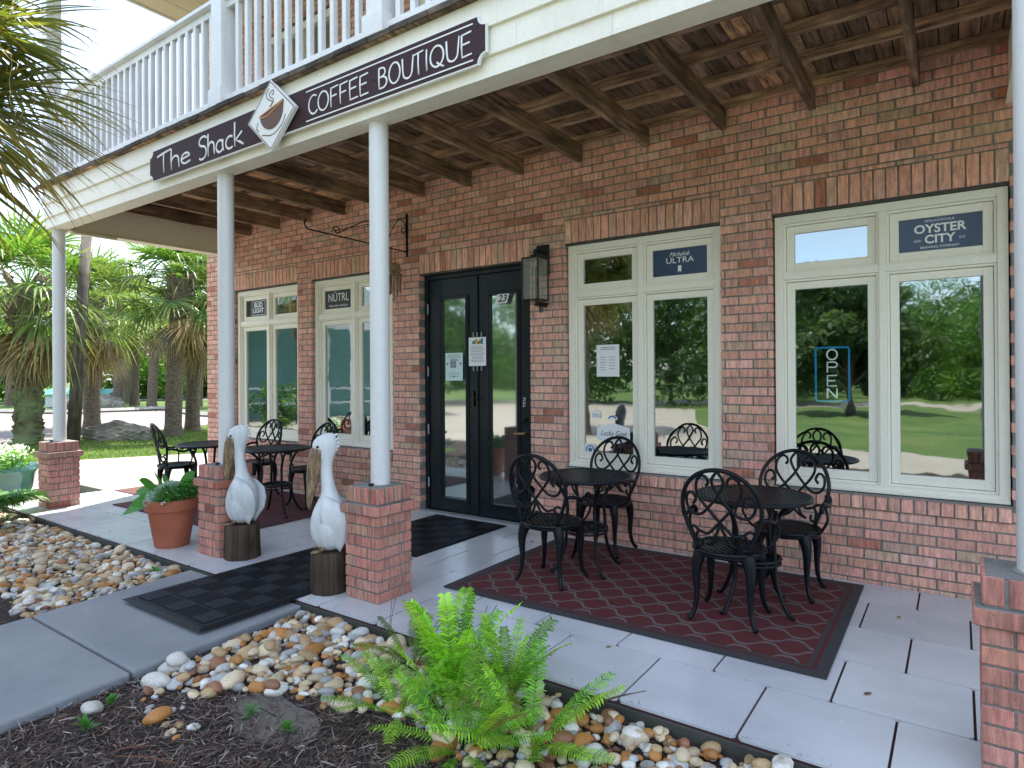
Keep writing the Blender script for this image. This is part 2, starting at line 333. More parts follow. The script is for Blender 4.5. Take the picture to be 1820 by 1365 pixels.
def text(name, s_, x, z, size, mat, y=0, parent=None, align='CENTER', sx=1, bold=0, shear=0, rot=0):
    cu_ = bpy.data.curves.new(name, 'FONT'); cu_.body = s_; cu_.size = size; cu_.align_x = align; cu_.align_y = 'CENTER'
    cu_.extrude = .0006; cu_.offset = bold; cu_.shear = shear; cu_.resolution_u = 3
    t_ = bpy.data.objects.new(name, cu_); C.objects.link(t_)
    bpy.context.view_layer.update()
    me = bpy.data.meshes.new_from_object(t_.evaluated_get(bpy.context.evaluated_depsgraph_get()))
    bpy.data.objects.remove(t_)
    me.name = name; me.materials.clear(); me.materials.append(M[mat])
    o = bpy.data.objects.new(name, me); C.objects.link(o); o.parent = parent
    o.matrix_local = Matrix.Translation((x, y, z)) @ Matrix.Rotation(R(90), 4, 'X') @ Matrix.Rotation(rot, 4, 'Z') @ Matrix.Diagonal((sx, 1, 1, 1))
    return o

# ================================================================= GROUND
def struct(name, mb, mat, **kw): o = mb.build(name, mat, **kw); o['kind'] = 'structure'; return o
g = MB(); g.add([(-400, -400, -.15), (400, -400, -.15), (400, 400, -.15), (-400, 400, -.15)], [(0, 1, 2, 3)]); struct('ground', g, 'lawn')
# patio: grout slab with raised tiles
pat = MB(); pat.box(-8.75, 4.0, -2.345, .02, -.16, -.012, mi=1); pat.box(-8.79, 4.0, -2.36, -2.345, -.16, -.02, mi=2)
rows = [(-.39, -.004), (-.87, -.39), (-1.36, -.87), (-1.845, -1.36), (-2.345, -1.845)]
for ri, (ya, yb) in enumerate(rows):
    off = -.215 if ri % 2 == 0 else .0425
    k = -20
    while True:
        xa = off+.505*k; k += 1
        if xa > 4: break
        x0, x1 = max(xa, -8.75), min(xa+.505, 4.0)
        if x1-x0 < .05: continue
        gx = .0052; gy = .0038; tv = random.uniform(.92, 1.02)
        x0 += gx; x1 -= gx; y0 = ya+gy; y1 = yb-gy; r = .014; z = random.uniform(-.0012, 0)
        poly = [(x0+r, y0), (x1-r, y0), (x1, y0+r), (x1, y1-r), (x1-r, y1), (x0+r, y1), (x0, y1-r), (x0, y0+r)]
        pat.sheet(poly, -.012, z, (tv, tv, tv*random.uniform(.99, 1.02)), 0)
struct('patio', pat, ['tile', 'grout', 'slab edge'])
# footpath of poured concrete with a joint
def lx(y): return -4.69+(-2.33-y)*.10
def rx_(y): return -3.375+(-2.33-y)*.07
fp = MB()
for ya, yb in ((-2.362, -3.385), (-3.40, -4.75), (-4.765, -6.3)):
    fp.sheet([(lx(yb), yb), (rx_(yb), yb), (rx_(ya), ya), (lx(ya), ya)], -.15, -.022)
struct('footpath', fp, 'path concrete', bevel=.012)
# mulch and gravel beds
b = MB(); b.sheet([(rx_(-6), -6.0), (3, -6.0), (3, -2.363), (rx_(-2.363)+.006, -2.363)], -.148, -.065); b.sheet([(-9.4, -6.0), (lx(-6)-.006, -6.0), (lx(-2.363)-.006, -2.363), (-9.4, -2.363)], -.148, -.065)
struct('planting_bed', b, 'soil')
# driveway apron, lawn sheet edges, lots
d = MB(); d.sheet([(-13.1, -1.2), (-8.83, -1.2), (-8.83, 14), (-11.0, 14), (-11.2, 2.5), (-12.2, .6)], -.15, -.03)
d.sheet([(-13.1, -6.0), (-9.5, -6.0), (-9.5, -2.3), (-9.75, -1.204), (-13.1, -1.204)], -.15, -.03)
struct('driveway', d, 'drive concrete', bevel=.01)
d = MB(); d.sheet([(-60, -14), (-21.5, -4.5), (-18.3, .5), (-18.4, 2.6), (-19.2, 5.4), (-21.4, 8.5), (-24.5, 8.4), (-29.8, 9.8), (-30.5, 7.6), (-32.5, 5.4), (-60, -2)], -.149, -.135)
struct('parking_lot', d, 'lot asphalt')
d = MB()
ks = smoothpath([(-18.6, 8.1, -.06), (-21.4, 8.55, -.06), (-24.5, 8.45, -.06), (-29.8, 9.9, -.06), (-30.6, 7.7, -.06), (-33, 5.4, -.06), (-60, -1.8, -.06)], 6)
d.tube(ks, .11, 4); struct('kerb', d, 'kerb concrete')
d = MB(); d.sheet([(-90, 9), (-60, 12), (-45, 15), (-38, 19), (-33, 26), (-30, 40), (-36, 42), (-40, 28), (-47, 20), (-62, 16), (-90, 13)], -.149, -.13)
struct('far_road', d, 'lot asphalt')
# seen only as reflection in the panes: drive and road opposite
d = MB(); d.sheet([(-40, -7.4), (-40, -24), (-14, -26), (-9, -21), (-6.5, -14), (-4.2, -10), (0, -8.7), (6, -8.3), (30, -9), (30, -6.3), (-13, -6.3)], -.149, -.125); d.sheet([(-14, -30), (40, -38), (40, -33), (-13.5, -26.2)], -.149, -.126)
struct('front_drive', d, 'drive concrete')

# ================================================================= BUILDING
bld = thing('brick_building', 'two storey brick shop building with cream siding, white balcony railing and timber porch', 'building')
BW, BH = .2032, .0677
wins = [-7.295, -5.665, -2.155, -.42]              # window centres
openings = [(c-.688, c+.677, .60, 2.56) for c in wins]+[(-4.59, -3.21, -.1, 2.46)]
excl = []
for (x0, x1, z0, z1) in openings:
    excl.append((x0, x1, z0-(.105 if z0 > 0 else 0), z1+.205))
def brickcol():
    u = random.random()
    if u < .68: b_ = (.66, .345, .262)
    elif u < .87: b_ = (.70, .40, .31)
    elif u < .96: b_ = (.56, .37, .27)
    else: b_ = (.44, .18, .12)
    k = random.uniform(.85, 1.15); return tuple(min(.9, q*k*random.uniform(.96, 1.04)) for q in b_)
def wallbricks(mb, xa, xb, z0, nz, ex, y0=0, depth=.105, seed=0):
    j = .0052
    for i in range(nz):
        za = z0+i*BH; zb = za+BH
        cuts = [(e0, e1, ez0, ez1) for e0, e1, ez0, ez1 in ex if za < ez1-.004 and zb > ez0+.004]
        x = xa-(0 if i % 2 else BW/2)
        while x < xb:
            s0, s1 = max(x, xa), min(x+BW, xb); x += BW
            parts = [(s0, s1, za, zb)]
            for e0, e1, ez0, ez1 in cuts:
                np_ = []
                for a0, a1, c0, c1 in parts:
                    if a1 <= e0 or a0 >= e1: np_.append((a0, a1, c0, c1)); continue
                    if a0 < e0-.02: np_.append((a0, e0, c0, c1))
                    if a1 > e1+.02: np_.append((e1, a1, c0, c1))
                    o0, o1 = max(a0, e0), min(a1, e1)
                    if c0 < ez0-.02: np_.append((o0, o1, c0, min(c1, ez0)))
                    if c1 > ez1+.02: np_.append((o0, o1, max(c0, ez1), c1))
                parts = np_
            col = brickcol()
            for a0, a1, c0, c1 in parts:
                if a1-a0 < .025: continue
                ed0 = j if not any(abs(a0-e[1]) < 1e-4 for e in cuts) else 0
                ed1 = j if not any(abs(a1-e[0]) < 1e-4 for e in cuts) else 0
                yy = y0+random.uniform(-.0012, .0012)
                mb.box(a0+ed0, a1-ed1, yy, y0+depth, c0+j, c1-j, col, 0)
wl = MB()
wallbricks(wl, -8.66, 3.0, .024-BH, 51, excl)
wallbricks(wl, -8.66, .6, 3.52, 41, [(-7.3, -5.9, 3.5, 5.75), (-4.6, -3.4, 3.5, 5.75), (-2.6, -1.4, 3.5, 5.75)], y0=.002)
def mslab(mb, x0, x1, z0, z1, holes, y0, y1, mi):
    xs = sorted({x0, x1, *[h[0]+e for h in holes for e in (-.004,)], *[h[1]+.004 for h in holes]})
    zs = sorted({z0, z1, *[h[2]-.004 for h in holes], *[h[3]+.004 for h in holes]})
    xs = [q for q in xs if x0 <= q <= x1]; zs = [q for q in zs if z0 <= q <= z1]
    for i in range(len(xs)-1):
        for k in range(len(zs)-1):
            cx, cz = (xs[i]+xs[i+1])/2, (zs[k]+zs[k+1])/2
            if any(h[0]-.004 < cx < h[1]+.004 and h[2]-.004 < cz < h[3]+.004 for h in holes): continue
            mb.box(xs[i], xs[i+1], y0, y1, zs[k], zs[k+1], None, mi)
mslab(wl, -8.652, 3.0, -.1, 3.42, [(a0, a1, b0, b1) for a0, a1, b0, b1 in openings], .006, .2, 1)
mslab(wl, -8.652, 3.0, 3.50, 6.25, [(-7.3, -5.9, 3.3, 5.75), (-4.6, -3.4, 3.3, 5.75), (-2.6, -1.4, 3.3, 5.75)], .008, .2, 1)
# side and back walls (shade and interior darkness)
wl.box(-8.655, -8.45, .21, 8, -.1, 6.25, None, 1); wl.box(-8.655, 3, 8, 8.2, -.1, 6.25, None, 1); wl.box(2.8, 3.0, .21, 8, -.1, 6.25, None, 1)
# soldier courses and rowlock sills
for (x0, x1, z0, z1) in openings:
    n = 19; bw = (x1-x0)/n
    for i in range(n): wl.box(x0+i*bw+.0048, x0+(i+1)*bw-.0048, random.uniform(-.004, -.001), .105, z1+.004, z1+.199, tuple(q*1.08 for q in brickcol()), 0)
    if z0 > 0:
        for i in range(n):
            xa, xb = x0+i*bw+.0048, x0+(i+1)*bw-.0048
            wl.add([(xa, -.026, z0-.098), (xb, -.026, z0-.098), (xb, .09, z0-.098), (xa, .09, z0-.098), (xa, -.026, z0-.022), (xb, -.026, z0-.022), (xb, .09, z0-.002), (xa, .09, z0-.002)],
                   [(0, 3, 2, 1), (4, 5, 6, 7), (0, 1, 5, 4), (1, 2, 6, 5), (2, 3, 7, 6), (3, 0, 4, 7)], brickcol(), 0)
        wl.box(x0, x1, -.017, .085, z0-.105, z0-.03, None, 1)
wl.build('brick_wall', ['brick', 'mortar'], bld, bevel=.0035)
lt = MB()
for (x0, x1, z0, z1) in openings: lt.box(x0+.003, x1-.003, .012, .10, z1-.012, z1+.0035)
lt.build('lintel', 'lintel steel', bld)

def frame(mb, x0, x1, z0, z1, t, y0, y1, tb=None):
    tb = tb or t
    mb.box(x0, x0+t, y0, y1, z0, z1); mb.box(x1-t, x1, y0, y1, z0, z1); mb.box(x0+t, x1-t, y0, y1, z1-t, z1); mb.box(x0+t, x1-t, y0, y1, z0, z0+tb)
for ci, c in enumerate(wins):
    x0, x1 = c-.676, c+.672; z0, z1 = .602, 2.545
    f = MB()
    frame(f, x0, x1, z0, z1, .055, .045, .17, .05)
    f.box(c-.022+.005, c+.022+.005, .05, .17, z0+.05, z1-.055); f.box(x0+.055, c-.017, .052, .17, 2.085, 2.135); f.box(c+.027, x1-.055, .052, .17, 2.085, 2.135)
    # stepped stop inside the frame
    for a0, a1 in ((x0+.055, c-.017), (c+.027, x1-.055)):
        frame(f, a0, a1, 2.135, z1-.055, .016, .066, .165); frame(f, a0, a1, z0+.05, 2.085, .016, .066, .165)
    f.box(x0, x1, .03, .05, z0, z0+.022)
    wn = f.build('window', 'window cream', bld, bevel=.003)
    for a0, a1 in ((x0+.071, c-.033), (c+.043, x1-.071)):
        for q0, q1, nm in ((2.151, z1-.071, 'transom_sash'), (z0+.066, 2.069, 'sash')):
            sa = MB(); t_ = .052
            frame(sa, a0+.002, a1-.002, q0+.002, q1-.002, t_, .088, .135, t_ if nm == 'transom_sash' else .062)
            sa.build(nm, 'window cream', wn, bevel=.003)
            gl_ = MB(); zb_ = q0+t_-.004 if nm == 'transom_sash' else q0+.058
            gl_.add([(a0+t_-.004, .108, zb_), (a1-t_+.004, .108, zb_), (a1-t_+.004, .108, q1-t_+.004), (a0+t_-.004, .108, q1-t_+.004)], [(0, 1, 2, 3)])
            gl_.build('pane', 'window glass', wn)
# double door
f = MB(); x0, x1 = -4.583, -3.217
frame(f, x0, x1, -.0, 2.446, .045, .075, .18, .02)
dr = f.build('double_door', 'black paint', bld, bevel=.003)
def leaf(x0, x1, g0, g1, zb, zt):
    q = MB(); y0, y1 = .095, .14
    q.box(x0, g0, y0, y1, .025, 2.398); q.box(g1, x1, y0, y1, .025, 2.398); q.box(g0, g1, y0, y1, .025, zb); q.box(g0, g1, y0, y1, zt, 2.398)
    frame(q, g0-.03, g1+.03, zb-.03, zt+.03, .032, .083, .094); frame(q, g0-.014, g1+.014, zb-.014, zt+.014, .018, .076, .0825)
    o = q.build('door_leaf', 'black paint', dr, bevel=.003); return o
leaf(-4.535, -3.902, -4.375, -4.035, .155, 2.19); leaf(-3.896, -3.265, -3.752, -3.412, .155, 2.19)
for g0, g1 in ((-4.375, -4.035), (-3.752, -3.412)):
    q = MB(); q.add([(g0, .112, .15), (g1, .112, .15), (g1, .112, 2.195), (g0, .112, 2.195)], [(0, 1, 2, 3)]); q.build('pane', 'door glass', dr)
q = MB(); q.box(-3.915, -3.883, .078, .0945, .03, 2.39); q.build('astragal', 'black paint', dr, bevel=.003)
for hz_ in (.30, .85, 1.45, 2.1): q = MB(); q.tube([(-4.535, .072, hz_-.05), (-4.535, .072, hz_+.05)], .008, 8); q.build('hinge', 'steel', dr)
q = MB(); q.lathe([(.028, 0), (.028, .02), (.012, .022), (.012, .05)], 0, 0, 16); o = q.build('deadbolt', 'black gloss', dr, smooth=False); o.matrix_local = Matrix.Translation((-3.335, .094, .98)) @ Matrix.Rotation(R(90), 4, 'X')
q = MB(); q.tube([(-3.335, .094, .86), (-3.335, .045, .86), (-3.345, .04, .86), (-3.43, .04, .855)], [.022, .012, .011, .009], 10); q.build('handle', 'brass', dr, smooth=True)
q = MB(); q.box(-3.935, -3.925, .06, .094, 1.10, 1.25); q.tube([(-3.93, .075, 1.18), (-3.87, .06, 1.18), (-3.86, .06, 1.17)], .009, 8); q.build('slide_bolt', 'black gloss', dr)
q = MB(); q.box(-4.59, -3.21, -.012, .075, .001, .016); q.build('threshold', 'steel', dr)

# interior
it = MB(); it.box(-8.4, 2.7, .25, 6, -.05, -.02, None, 1); it.box(-8.4, 2.7, 4.5, 4.6, 0, 3.3); it.box(-8.4, 2.7, .25, 4.5, 3.2, 3.3); it.box(-4.9, -4.8, .25, 3.0, -.02, 3.2); it.box(-3.05, -2.95, .25, 3, -.02, 3.2)
it.build('interior_room', ['interior wall', 'interior floor'], bld)

# porch: piers and columns
def pcol(dk):
    c_ = brickcol(); return (c_[0]*.76*dk, c_[1]*.64*dk, c_[2]*.64*dk)
def pier(x, y, dk=1.0):
    p = MB(); s = .148
    for i in range(9):
        za = .0+i*BH-.004; zb = za+BH
        if i == 8: break
        L = BW; segs = [(-s, -s+.205), (-s+.205, s)] if i % 2 == 0 else [(-s, -s+.092), (-s+.092, s)]
        for k, (sa, sb) in enumerate(segs):
            for side in range(4):
                aa, bb = (sa, sb) if side in (0, 2) else (sa+.0, sb)
                e0 = .0048 if k == 1 else 0; e1 = .0048 if k == 0 else 0
                m_ = Matrix.Translation((x, y, 0)) @ Matrix.Rotation(side*math.pi/2, 4, 'Z')
                lo, hi = aa+e0, bb-e1
                if k == 1: hi -= .06          # leave the corner to the next side's brick
                lo2 = lo; ctr = ((lo2+hi)/2, -s+.028, (za+zb)/2)
                p.xbox(m_ @ Matrix.Translation(ctr), (hi-lo2)/2, .028+random.uniform(-.001, .001), (zb-za)/2-.005, pcol(dk), 0)
    zc = 8*BH-.004; s2 = .172
    for side in range(4):
        m_ = Matrix.Translation((x, y, 0)) @ Matrix.Rotation(side*math.pi/2, 4, 'Z')
        for sa, sb in ((-s2, .032), (.042, s2-.062)):
            p.xbox(m_ @ Matrix.Translation(((sa+sb)/2, -s2+.03, zc+BH/2)), (sb-sa)/2, .03, BH/2-.005, pcol(dk), 0)
        for k in range(4):
            a0 = -.145+k*.0735
            p.xbox(m_ @ Matrix.Translation((a0+.031, -.145+.03, zc+BH+.052+(side % 2)*.0011)), .030, .031 if k else .029, .0475, pcol(dk), 0)
    p.box(x-s+.006, x+s-.006, y-s+.006, y+s-.006, 0, zc, None, 1); p.box(x-s2+.006, x+s2-.006, y-s2+.006, y+s2-.006, zc, zc+BH-.004, None, 1)
    p.box(x-.140, x+.140, y-.140, y+.140, zc+BH-.004, zc+BH+.096, None, 1); p.box(x-.134, x+.134, y-.134, y+.134, zc+BH+.0962, zc+BH+.1022, None, 1)
    p.build('pier', ['brick', 'mortar'], bld, bevel=.004)
    c_ = MB(); c_.lathe([(.0625, zc+BH+.094), (.0625, 3.045)], x+.02, y, 40); c_.build('column', 'white column', bld, smooth=True, auto=50)
    c_ = MB(); c_.lathe([(.078, zc+BH+.1005), (.080, zc+BH+.105), (.068, zc+BH+.109)], x+.02, y, 28, jit=.04); c_.build('column_caulk', 'kerb concrete', bld); c_ = MB(); c_.box(x+.005, x+.03, y-.092, y-.066, zc+BH+.1024, zc+BH+.120); c_.build('column_clip', 'black gloss', bld, bevel=.002)
for px in (-8.145, -4.855, -3.085, .205): pier(px, -1.985)
# beams and siding
b = MB(); b.box(-8.16, 4, -2.078, -1.93, 3.04, 3.26); b.box(-8.16, 4, -1.93, -1.925, 3.045, 3.06); b.build('front_beam', 'cream paint', bld, bevel=.004)
for bx, s_ in ((-8.16, 1), (.255, 1)):
    b = MB(); b.box(bx, bx+.14, -1.92, -.001, 3.045, 3.40); b.box(bx-.015, bx+.155, -1.92, -.001, 3.03, 3.045); b.build('side_beam', 'cream paint', bld, bevel=.003)
b = MB(); b.box(-8.04, -7.98, -1.90, -1.45, 3.0, 3.028); b.build('beam_cleat', 'cream paint', bld, bevel=.003)
zz = [3.035, 3.16, 3.31, 3.468]
for i in range(3):
    b = MB(); z0, z1 = zz[i]-(.0 if i == 0 else .012), zz[i+1]; o1 = .012*(i+1)
    sm_ = [-8.17-o1, (-4.6, -5.4, -5.0)[i], (-1.35, -1.9, -.75)[i], 4]
    for s0, s1 in zip(sm_[:-1], sm_[1:]):
        s0 += .0013; b.add([(s0, -2.082-o1, z0), (s1, -2.082-o1, z0), (s1, -2.0, z0), (s0, -2.0, z0), (s0, -2.082-o1+.009, z1), (s1, -2.082-o1+.009, z1), (s1, -2.0, z1), (s0, -2.0, z1)],
          [(0, 3, 2, 1), (4, 5, 6, 7), (0, 1, 5, 4), (1, 2, 6, 5), (2, 3, 7, 6), (3, 0, 4, 7)])
        for xn in np.arange(s0+.03, s1, .405): b.tube([(xn, -2.082-o1+.002, z0+.022), (xn, -2.084-o1, z0+.022)], .003, 6, (1, 1, 1))
    b.build('siding_board', 'cream siding', bld, bevel=.002)
    b = MB(); b.box(-8.176-o1, -8.162, -1.995, 0, z0, z1); b.build('siding_board', 'cream siding', bld, bevel=.002)
# joists, purlins, planks
jx = [-.215-.6155*k for k in range(13)]+[.9, 1.5]
for x in jx:
    k = random.uniform(.75, 1.2); b = MB(); b.box(x-.022, x+.022, -1.915, -.002, 3.252, 3.398, (k, k*.97, k*.93)); b.build('joist', 'joist wood', bld, bevel=.003)
for y in (-1.66, -1.25, -.85, -.46):
    k = random.uniform(.9, 1.3); b = MB(); b.box(-8.02, 3, y-.022, y+.022, 3.40, 3.468, (k, k, k)); b.build('purlin', 'purlin wood', bld, bevel=.003)
b = MB(); b.box(-8.02, 3, -.045, -.003, 3.40, 3.468, (1.2, 1.15, 1.1)); b.build('ledger', 'purlin wood', bld, bevel=.003)
x = -8.24; b = MB()
while x < 3:
    wd = random.uniform(.085, .15); k = random.uniform(.45, 1.35); cc = (k, k*random.uniform(.88, 1), k*random.uniform(.78, 1))
    if random.random() < .12: cc = (1.9, 1.65, 1.3)
    b.box(x+.003, x+wd-.003, -2.15+random.uniform(-.008, .006), -.004, 3.470, 3.500, cc); x += wd
b.build('deck_planks', 'plank wood', bld, bevel=.003)
b = MB(); x = -8.26
while x < 3:
    wd = random.uniform(.12, .2); b.box(x+.002, x+wd-.002, -2.165+random.uniform(-.006, .004), -2.152, 3.468, 3.503+random.uniform(-.003, .002), G(random.uniform(.5, 1.6))); x += wd
b.build('deck_edge', 'deck edge wood', bld, bevel=.002)
b = MB(); b.box(-8.2, 3, -2.0, 0, 3.501, 3.512); b.build('deck_membrane', 'deck edge wood', bld)
# balcony railing
yr = -2.06
b = MB(); b.box(-8.1, 3, yr-.03, yr+.03, 3.548, 3.60); b.build('bottom_rail', 'weathered white', bld, bevel=.003)
b = MB(); b.box(-8.1, 3, yr-.02, yr+.02, 4.285, 4.345); b.box(-8.12, 3, yr-.065, yr+.065, 4.345, 4.378); b.build('top_rail', 'weathered white', bld, bevel=.004)
posts = [-8.09, -4.72, -2.95, .4]
for p_ in posts:
    b = MB(); b.box(p_-.07, p_+.07, yr-.07, yr+.07, 3.513, 6.05); b.box(p_-.09, p_+.09, yr-.088, yr+.088, 3.515, 3.655); b.build('rail_post', 'weathered white', bld, bevel=.004)
x = -7.96
while x < .3:
    if all(abs(x-p_) > .11 for p_ in posts):
        b = MB(); b.box(x-.019, x+.019, yr-.019, yr+.019, 3.598, 4.287); b.build('baluster', 'weathered white', bld, bevel=.002)
    x += .123
b = MB(); b.box(-8.12, -8.06, -1.98, -.01, 4.285, 4.345); b.box(-8.155, -8.025, -1.98, -.01, 4.345, 4.378); b.box(-8.12, -8.06, -1.98, -.01, 3.548, 3.6)
b.build('side_rail', 'weathered white', bld, bevel=.003)
y = -1.88
while y < -.1:
    b = MB(); b.box(-8.109, -8.071, y-.019, y+.019, 3.598, 4.287); b.build('baluster', 'weathered white', bld, bevel=.002); y += .123
# upper windows and roof
for (x0, x1) in ((-7.3, -5.9), (-4.6, -3.4), (-2.6, -1.4)):
    f = MB(); frame(f, x0+.004, x1-.004, 3.52, 5.74, .09, .03, .15); f.box((x0+x1)/2-.05, (x0+x1)/2+.05, .035, .15, 3.61, 5.65); o = f.build('balcony_door', 'window cream', bld, bevel=.004)
    q = MB(); q.add([(x0+.09, .1, 3.6), (x1-.09, .1, 3.6), (x1-.09, .1, 5.66), (x0+.09, .1, 5.66)], [(0, 1, 2, 3)]); q.build('pane', 'window glass', o)
b = MB(); b.box(-8.30, 3.2, -2.35, 8.5, 6.05, 6.09); 
for k in range(14): b.box(-8.28+k*.3, -8.27+k*.3, -2.33, -.01, 6.046, 6.052, (.5, .5, .5))
b.build('soffit', 'soffit', bld)
b = MB(); b.box(-8.34, 3.2, -2.39, -2.351, 6.03, 6.28); b.box(-8.34, -8.301, -2.351, 8.5, 6.03, 6.28); b.build('roof_fascia', 'weathered white', bld, bevel=.004)
b = MB(); b.add([(-8.4, -2.5, 6.28), (3.3, -2.5, 6.28), (3.3, 3, 8.0), (-8.4, 3, 8.0), (-8.4, 8.6, 6.28), (3.3, 8.6, 6.28)], [(0, 1, 2, 3), (3, 2, 5, 4), (0, 3, 4), (1, 5, 2), (0, 4, 5, 1)]); b.build('roof', 'lintel steel', bld)

# ================================================================= SIGN (stroke lettering)
def arc(cx, cz, rx, rz, a0, a1, n=10): return [(cx+rx*math.cos(R(a0+(a1-a0)*i/n)), cz+rz*math.sin(R(a0+(a1-a0)*i/n))) for i in range(n+1)]
L = {   # (advance, strokes), unit cap height
 'T': (.62, [[(0, .86), (.25, .93), (.62, 1.0)], [(.30, .94), (.29, .5), (.31, 0)]]),
 'h': (.44, [[(.03, 1.0), (.02, .5), (.04, 0)], [(.03, .38)]+arc(.20, .40, .15, .19, 170, 0, 8)+[(.36, .2), (.38, 0)]]),
 'e': (.46, [[(.05, .30), (.40, .38)]+arc(.22, .30, .19, .24, 25, 300, 12)+[(.42, .12)]]),
 'S': (.55, [arc(.30, .76, .22, .22, 25, 230, 10)+arc(.24, .26, .24, .30, 60, -130, 10)]),
 'a': (.50, [arc(.22, .26, .19, .26, 40, 330, 14), [(.38, .52), (.37, .25), (.43, .0)]]),
 'c': (.46, [arc(.25, .26, .21, .27, 50, 310, 12)]),
 'k': (.50, [[(.04, 1.05), (.03, .5), (.05, 0)], [(.40, .55), (.08, .28), (.28, .14), (.48, -.02)]]),
 'C': (.50, [arc(.30, .5, .26, .50, 55, 318, 14)]), 'O': (.62, [arc(.29, .5, .26, .50, 80, 440, 18)]),
 'F': (.46, [[(.06, 1.0), (.05, .5), (.07, -.02)], [(.04, .97), (.42, 1.02)], [(.06, .54), (.34, .57)]]),
 'E': (.48, [[(.06, 1.0), (.05, .5), (.07, 0)], [(.04, .97), (.42, 1.02)], [(.06, .54), (.36, .57)], [(.06, .0), (.44, .03)]]),
 'B': (.52, [[(.06, 1.0), (.05, .5), (.07, 0)], [(.06, .98)]+arc(.18, .77, .18, .22, 75, -80, 7)+[(.07, .55)], [(.10, .54)]+arc(.20, .27, .24, .28, 70, -80, 8)+[(.07, .0)]]),
 'U': (.58, [[(.04, 1.0), (.06, .45)]+arc(.28, .28, .20, .28, 190, 350, 8)+[(.50, .5), (.54, 1.02)]]),
 't': (.54, [[(.0, .95), (.50, 1.03)], [(.26, .98), (.25, .5), (.28, -.02)]]), 'I': (.22, [[(.10, 1.0), (.09, .5), (.11, 0)]]),
 'Q': (.64, [arc(.30, .5, .27, .48, 80, 440, 18), [(.30, .22), (.42, .06), (.58, -.06)]]), ' ': (.40, [])}
def lettering(mb, s_, x0, x1, z, h, wdt, y):
    tot = sum(L[c_][0] for c_ in s_); k = (x1-x0)/tot; x = x0
    for c_ in s_:
        adv, st = L[c_]
        for pth in st:
            pp = [(x+u*k, y, z+v*h) for u, v in pth]; r_ = [wdt*random.uniform(.88, 1.12) for _ in pp]; r_[-1] *= .85
            mb.tube(pp, r_, 8, flat=((0, 1, 0), .25))
        x += adv*k
sg = thing('shop_sign', 'long plum shop board with white hand lettering screwed to the cream fascia', 'sign', (-3.92, -2.135, 3.235))
def P2(x, z): return (x+3.92, z-3.235)
X0, X1, Z0, Z1, cr_ = -5.76, -2.07, 3.098, 3.368, .055
def signpoly(x0, x1, z0, z1, r):
    p = []
    for cx, cz, a0 in ((x0, z0, 90), (x1, z0, 180), (x1, z1, 270), (x0, z1, 360)):
        p += [(cx+r*math.cos(R(a0-90*t/6)), cz+r*math.sin(R(a0-90*t/6))) for t in range(7)]
    return p
q = MB(); q.prism([P2(*a_) for a_ in signpoly(X0, X1, Z0, Z1, cr_)], 0, .018); q.build('sign_edge', 'sign white', sg)
q = MB(); q.prism([P2(*a_) for a_ in signpoly(X0+.009, X1-.009, Z0+.009, Z1-.009, cr_)], -.003, 0); q.build('sign_face', 'sign plum', sg)
q = MB()
def letloc(s_, x0, x1, z, h, wd): lettering(q, s_, x0+3.92, x1+3.92, z-3.235, h, wd, -.005)
letloc('The', -5.62, -5.07, 3.145, .175, .0095); letloc('Shack', -4.97, -4.33, 3.142, .175, .0095)
letloc('COFFEE', -3.58, -2.98, 3.166, .125, .0062); letloc('BOU', -2.905, -2.60, 3.166, .125, .0062); letloc('t', -2.61, -2.52, 3.166, .125, .0062); letloc('IQUE', -2.52, -2.16, 3.166, .125, .0062)
q.build('lettering', 'sign white', sg, smooth=True)
q = MB()
for z_ in (3.330, 3.131): q.box(-3.60+3.92, -2.16+3.92, -.0055, -.0032, z_-.004-3.235, z_+.004-3.235)
q.build('rule_line', 'sign white', sg)
q = MB()
for sx_, sz_ in ((-2.135, 3.315), (-2.135, 3.15), (-2.945, 3.235)): q.tube([(sx_+3.92, -.003, sz_-3.235), (sx_+3.92, -.007, sz_-3.235)], .006, 8)
q.build('screw', 'black gloss', sg)
dm = thing('cup_sign', 'white diamond panel with brown steaming coffee cup over the middle of the plum board', 'sign', (-3.94, -2.150, 3.242))
dy = -.03
q = MB(); q.prism([(-.277, 0), (0, -.25), (.277, 0), (0, .25)], dy, .0); q.build('panel', 'sign white', dm, bevel=.002)
q = MB()
pts_ = [(-.262, 0), (0, -.236), (.262, 0), (0, .236)]
for i in range(4):
    a_, b_ = pts_[i], pts_[(i+1) % 4]; q.tube([(a_[0], dy-.001, a_[1]), (b_[0], dy-.001, b_[1])], .0032, 6, flat=((0, 1, 0), .4))
for st in ([(-.01, .06), (.02, .09), (-.03, .12), (-.05, .15), (-.03, .18), (-.015, .19)], [(.0, .06), (.035, .10), (-.005, .13), (-.01, .155), (.03, .17), (.035, .145), (.018, .14)],
           [(-.15, -.02), (-.165, -.06), (-.14, -.085)], [(-.10, -.12), (.02, -.14), (.13, -.09), (.17, -.03)]):
    pth = smoothpath([(u, dy-.0015, v) for u, v in st], 5); q.tube(pth, .0036, 6, flat=((0, 1, 0), .4))
q.build('steam_lines', 'cup brown', dm, smooth=True)
q = MB(); bowl = [(-.12, .015)]+[(.01+.135*math.cos(R(a_)), .03+.135*math.sin(R(a_))*.95) for a_ in range(190, 360, 10)]+[(.15, .07)]
q.prism(bowl, dy-.004, dy-.0005); q.build('cup_bowl', 'cup brown', dm)
q = MB(); pth = smoothpath([(-.125, dy-.005, .012), (-.06, dy-.005, .03), (.06, dy-.005, .055), (.152, dy-.005, .075), (.06, dy-.005, .036), (-.05, dy-.005, .0)], 5, True); q.tube(pth, .006, 6, flat=((0, 1, 0), .4), closed=True)
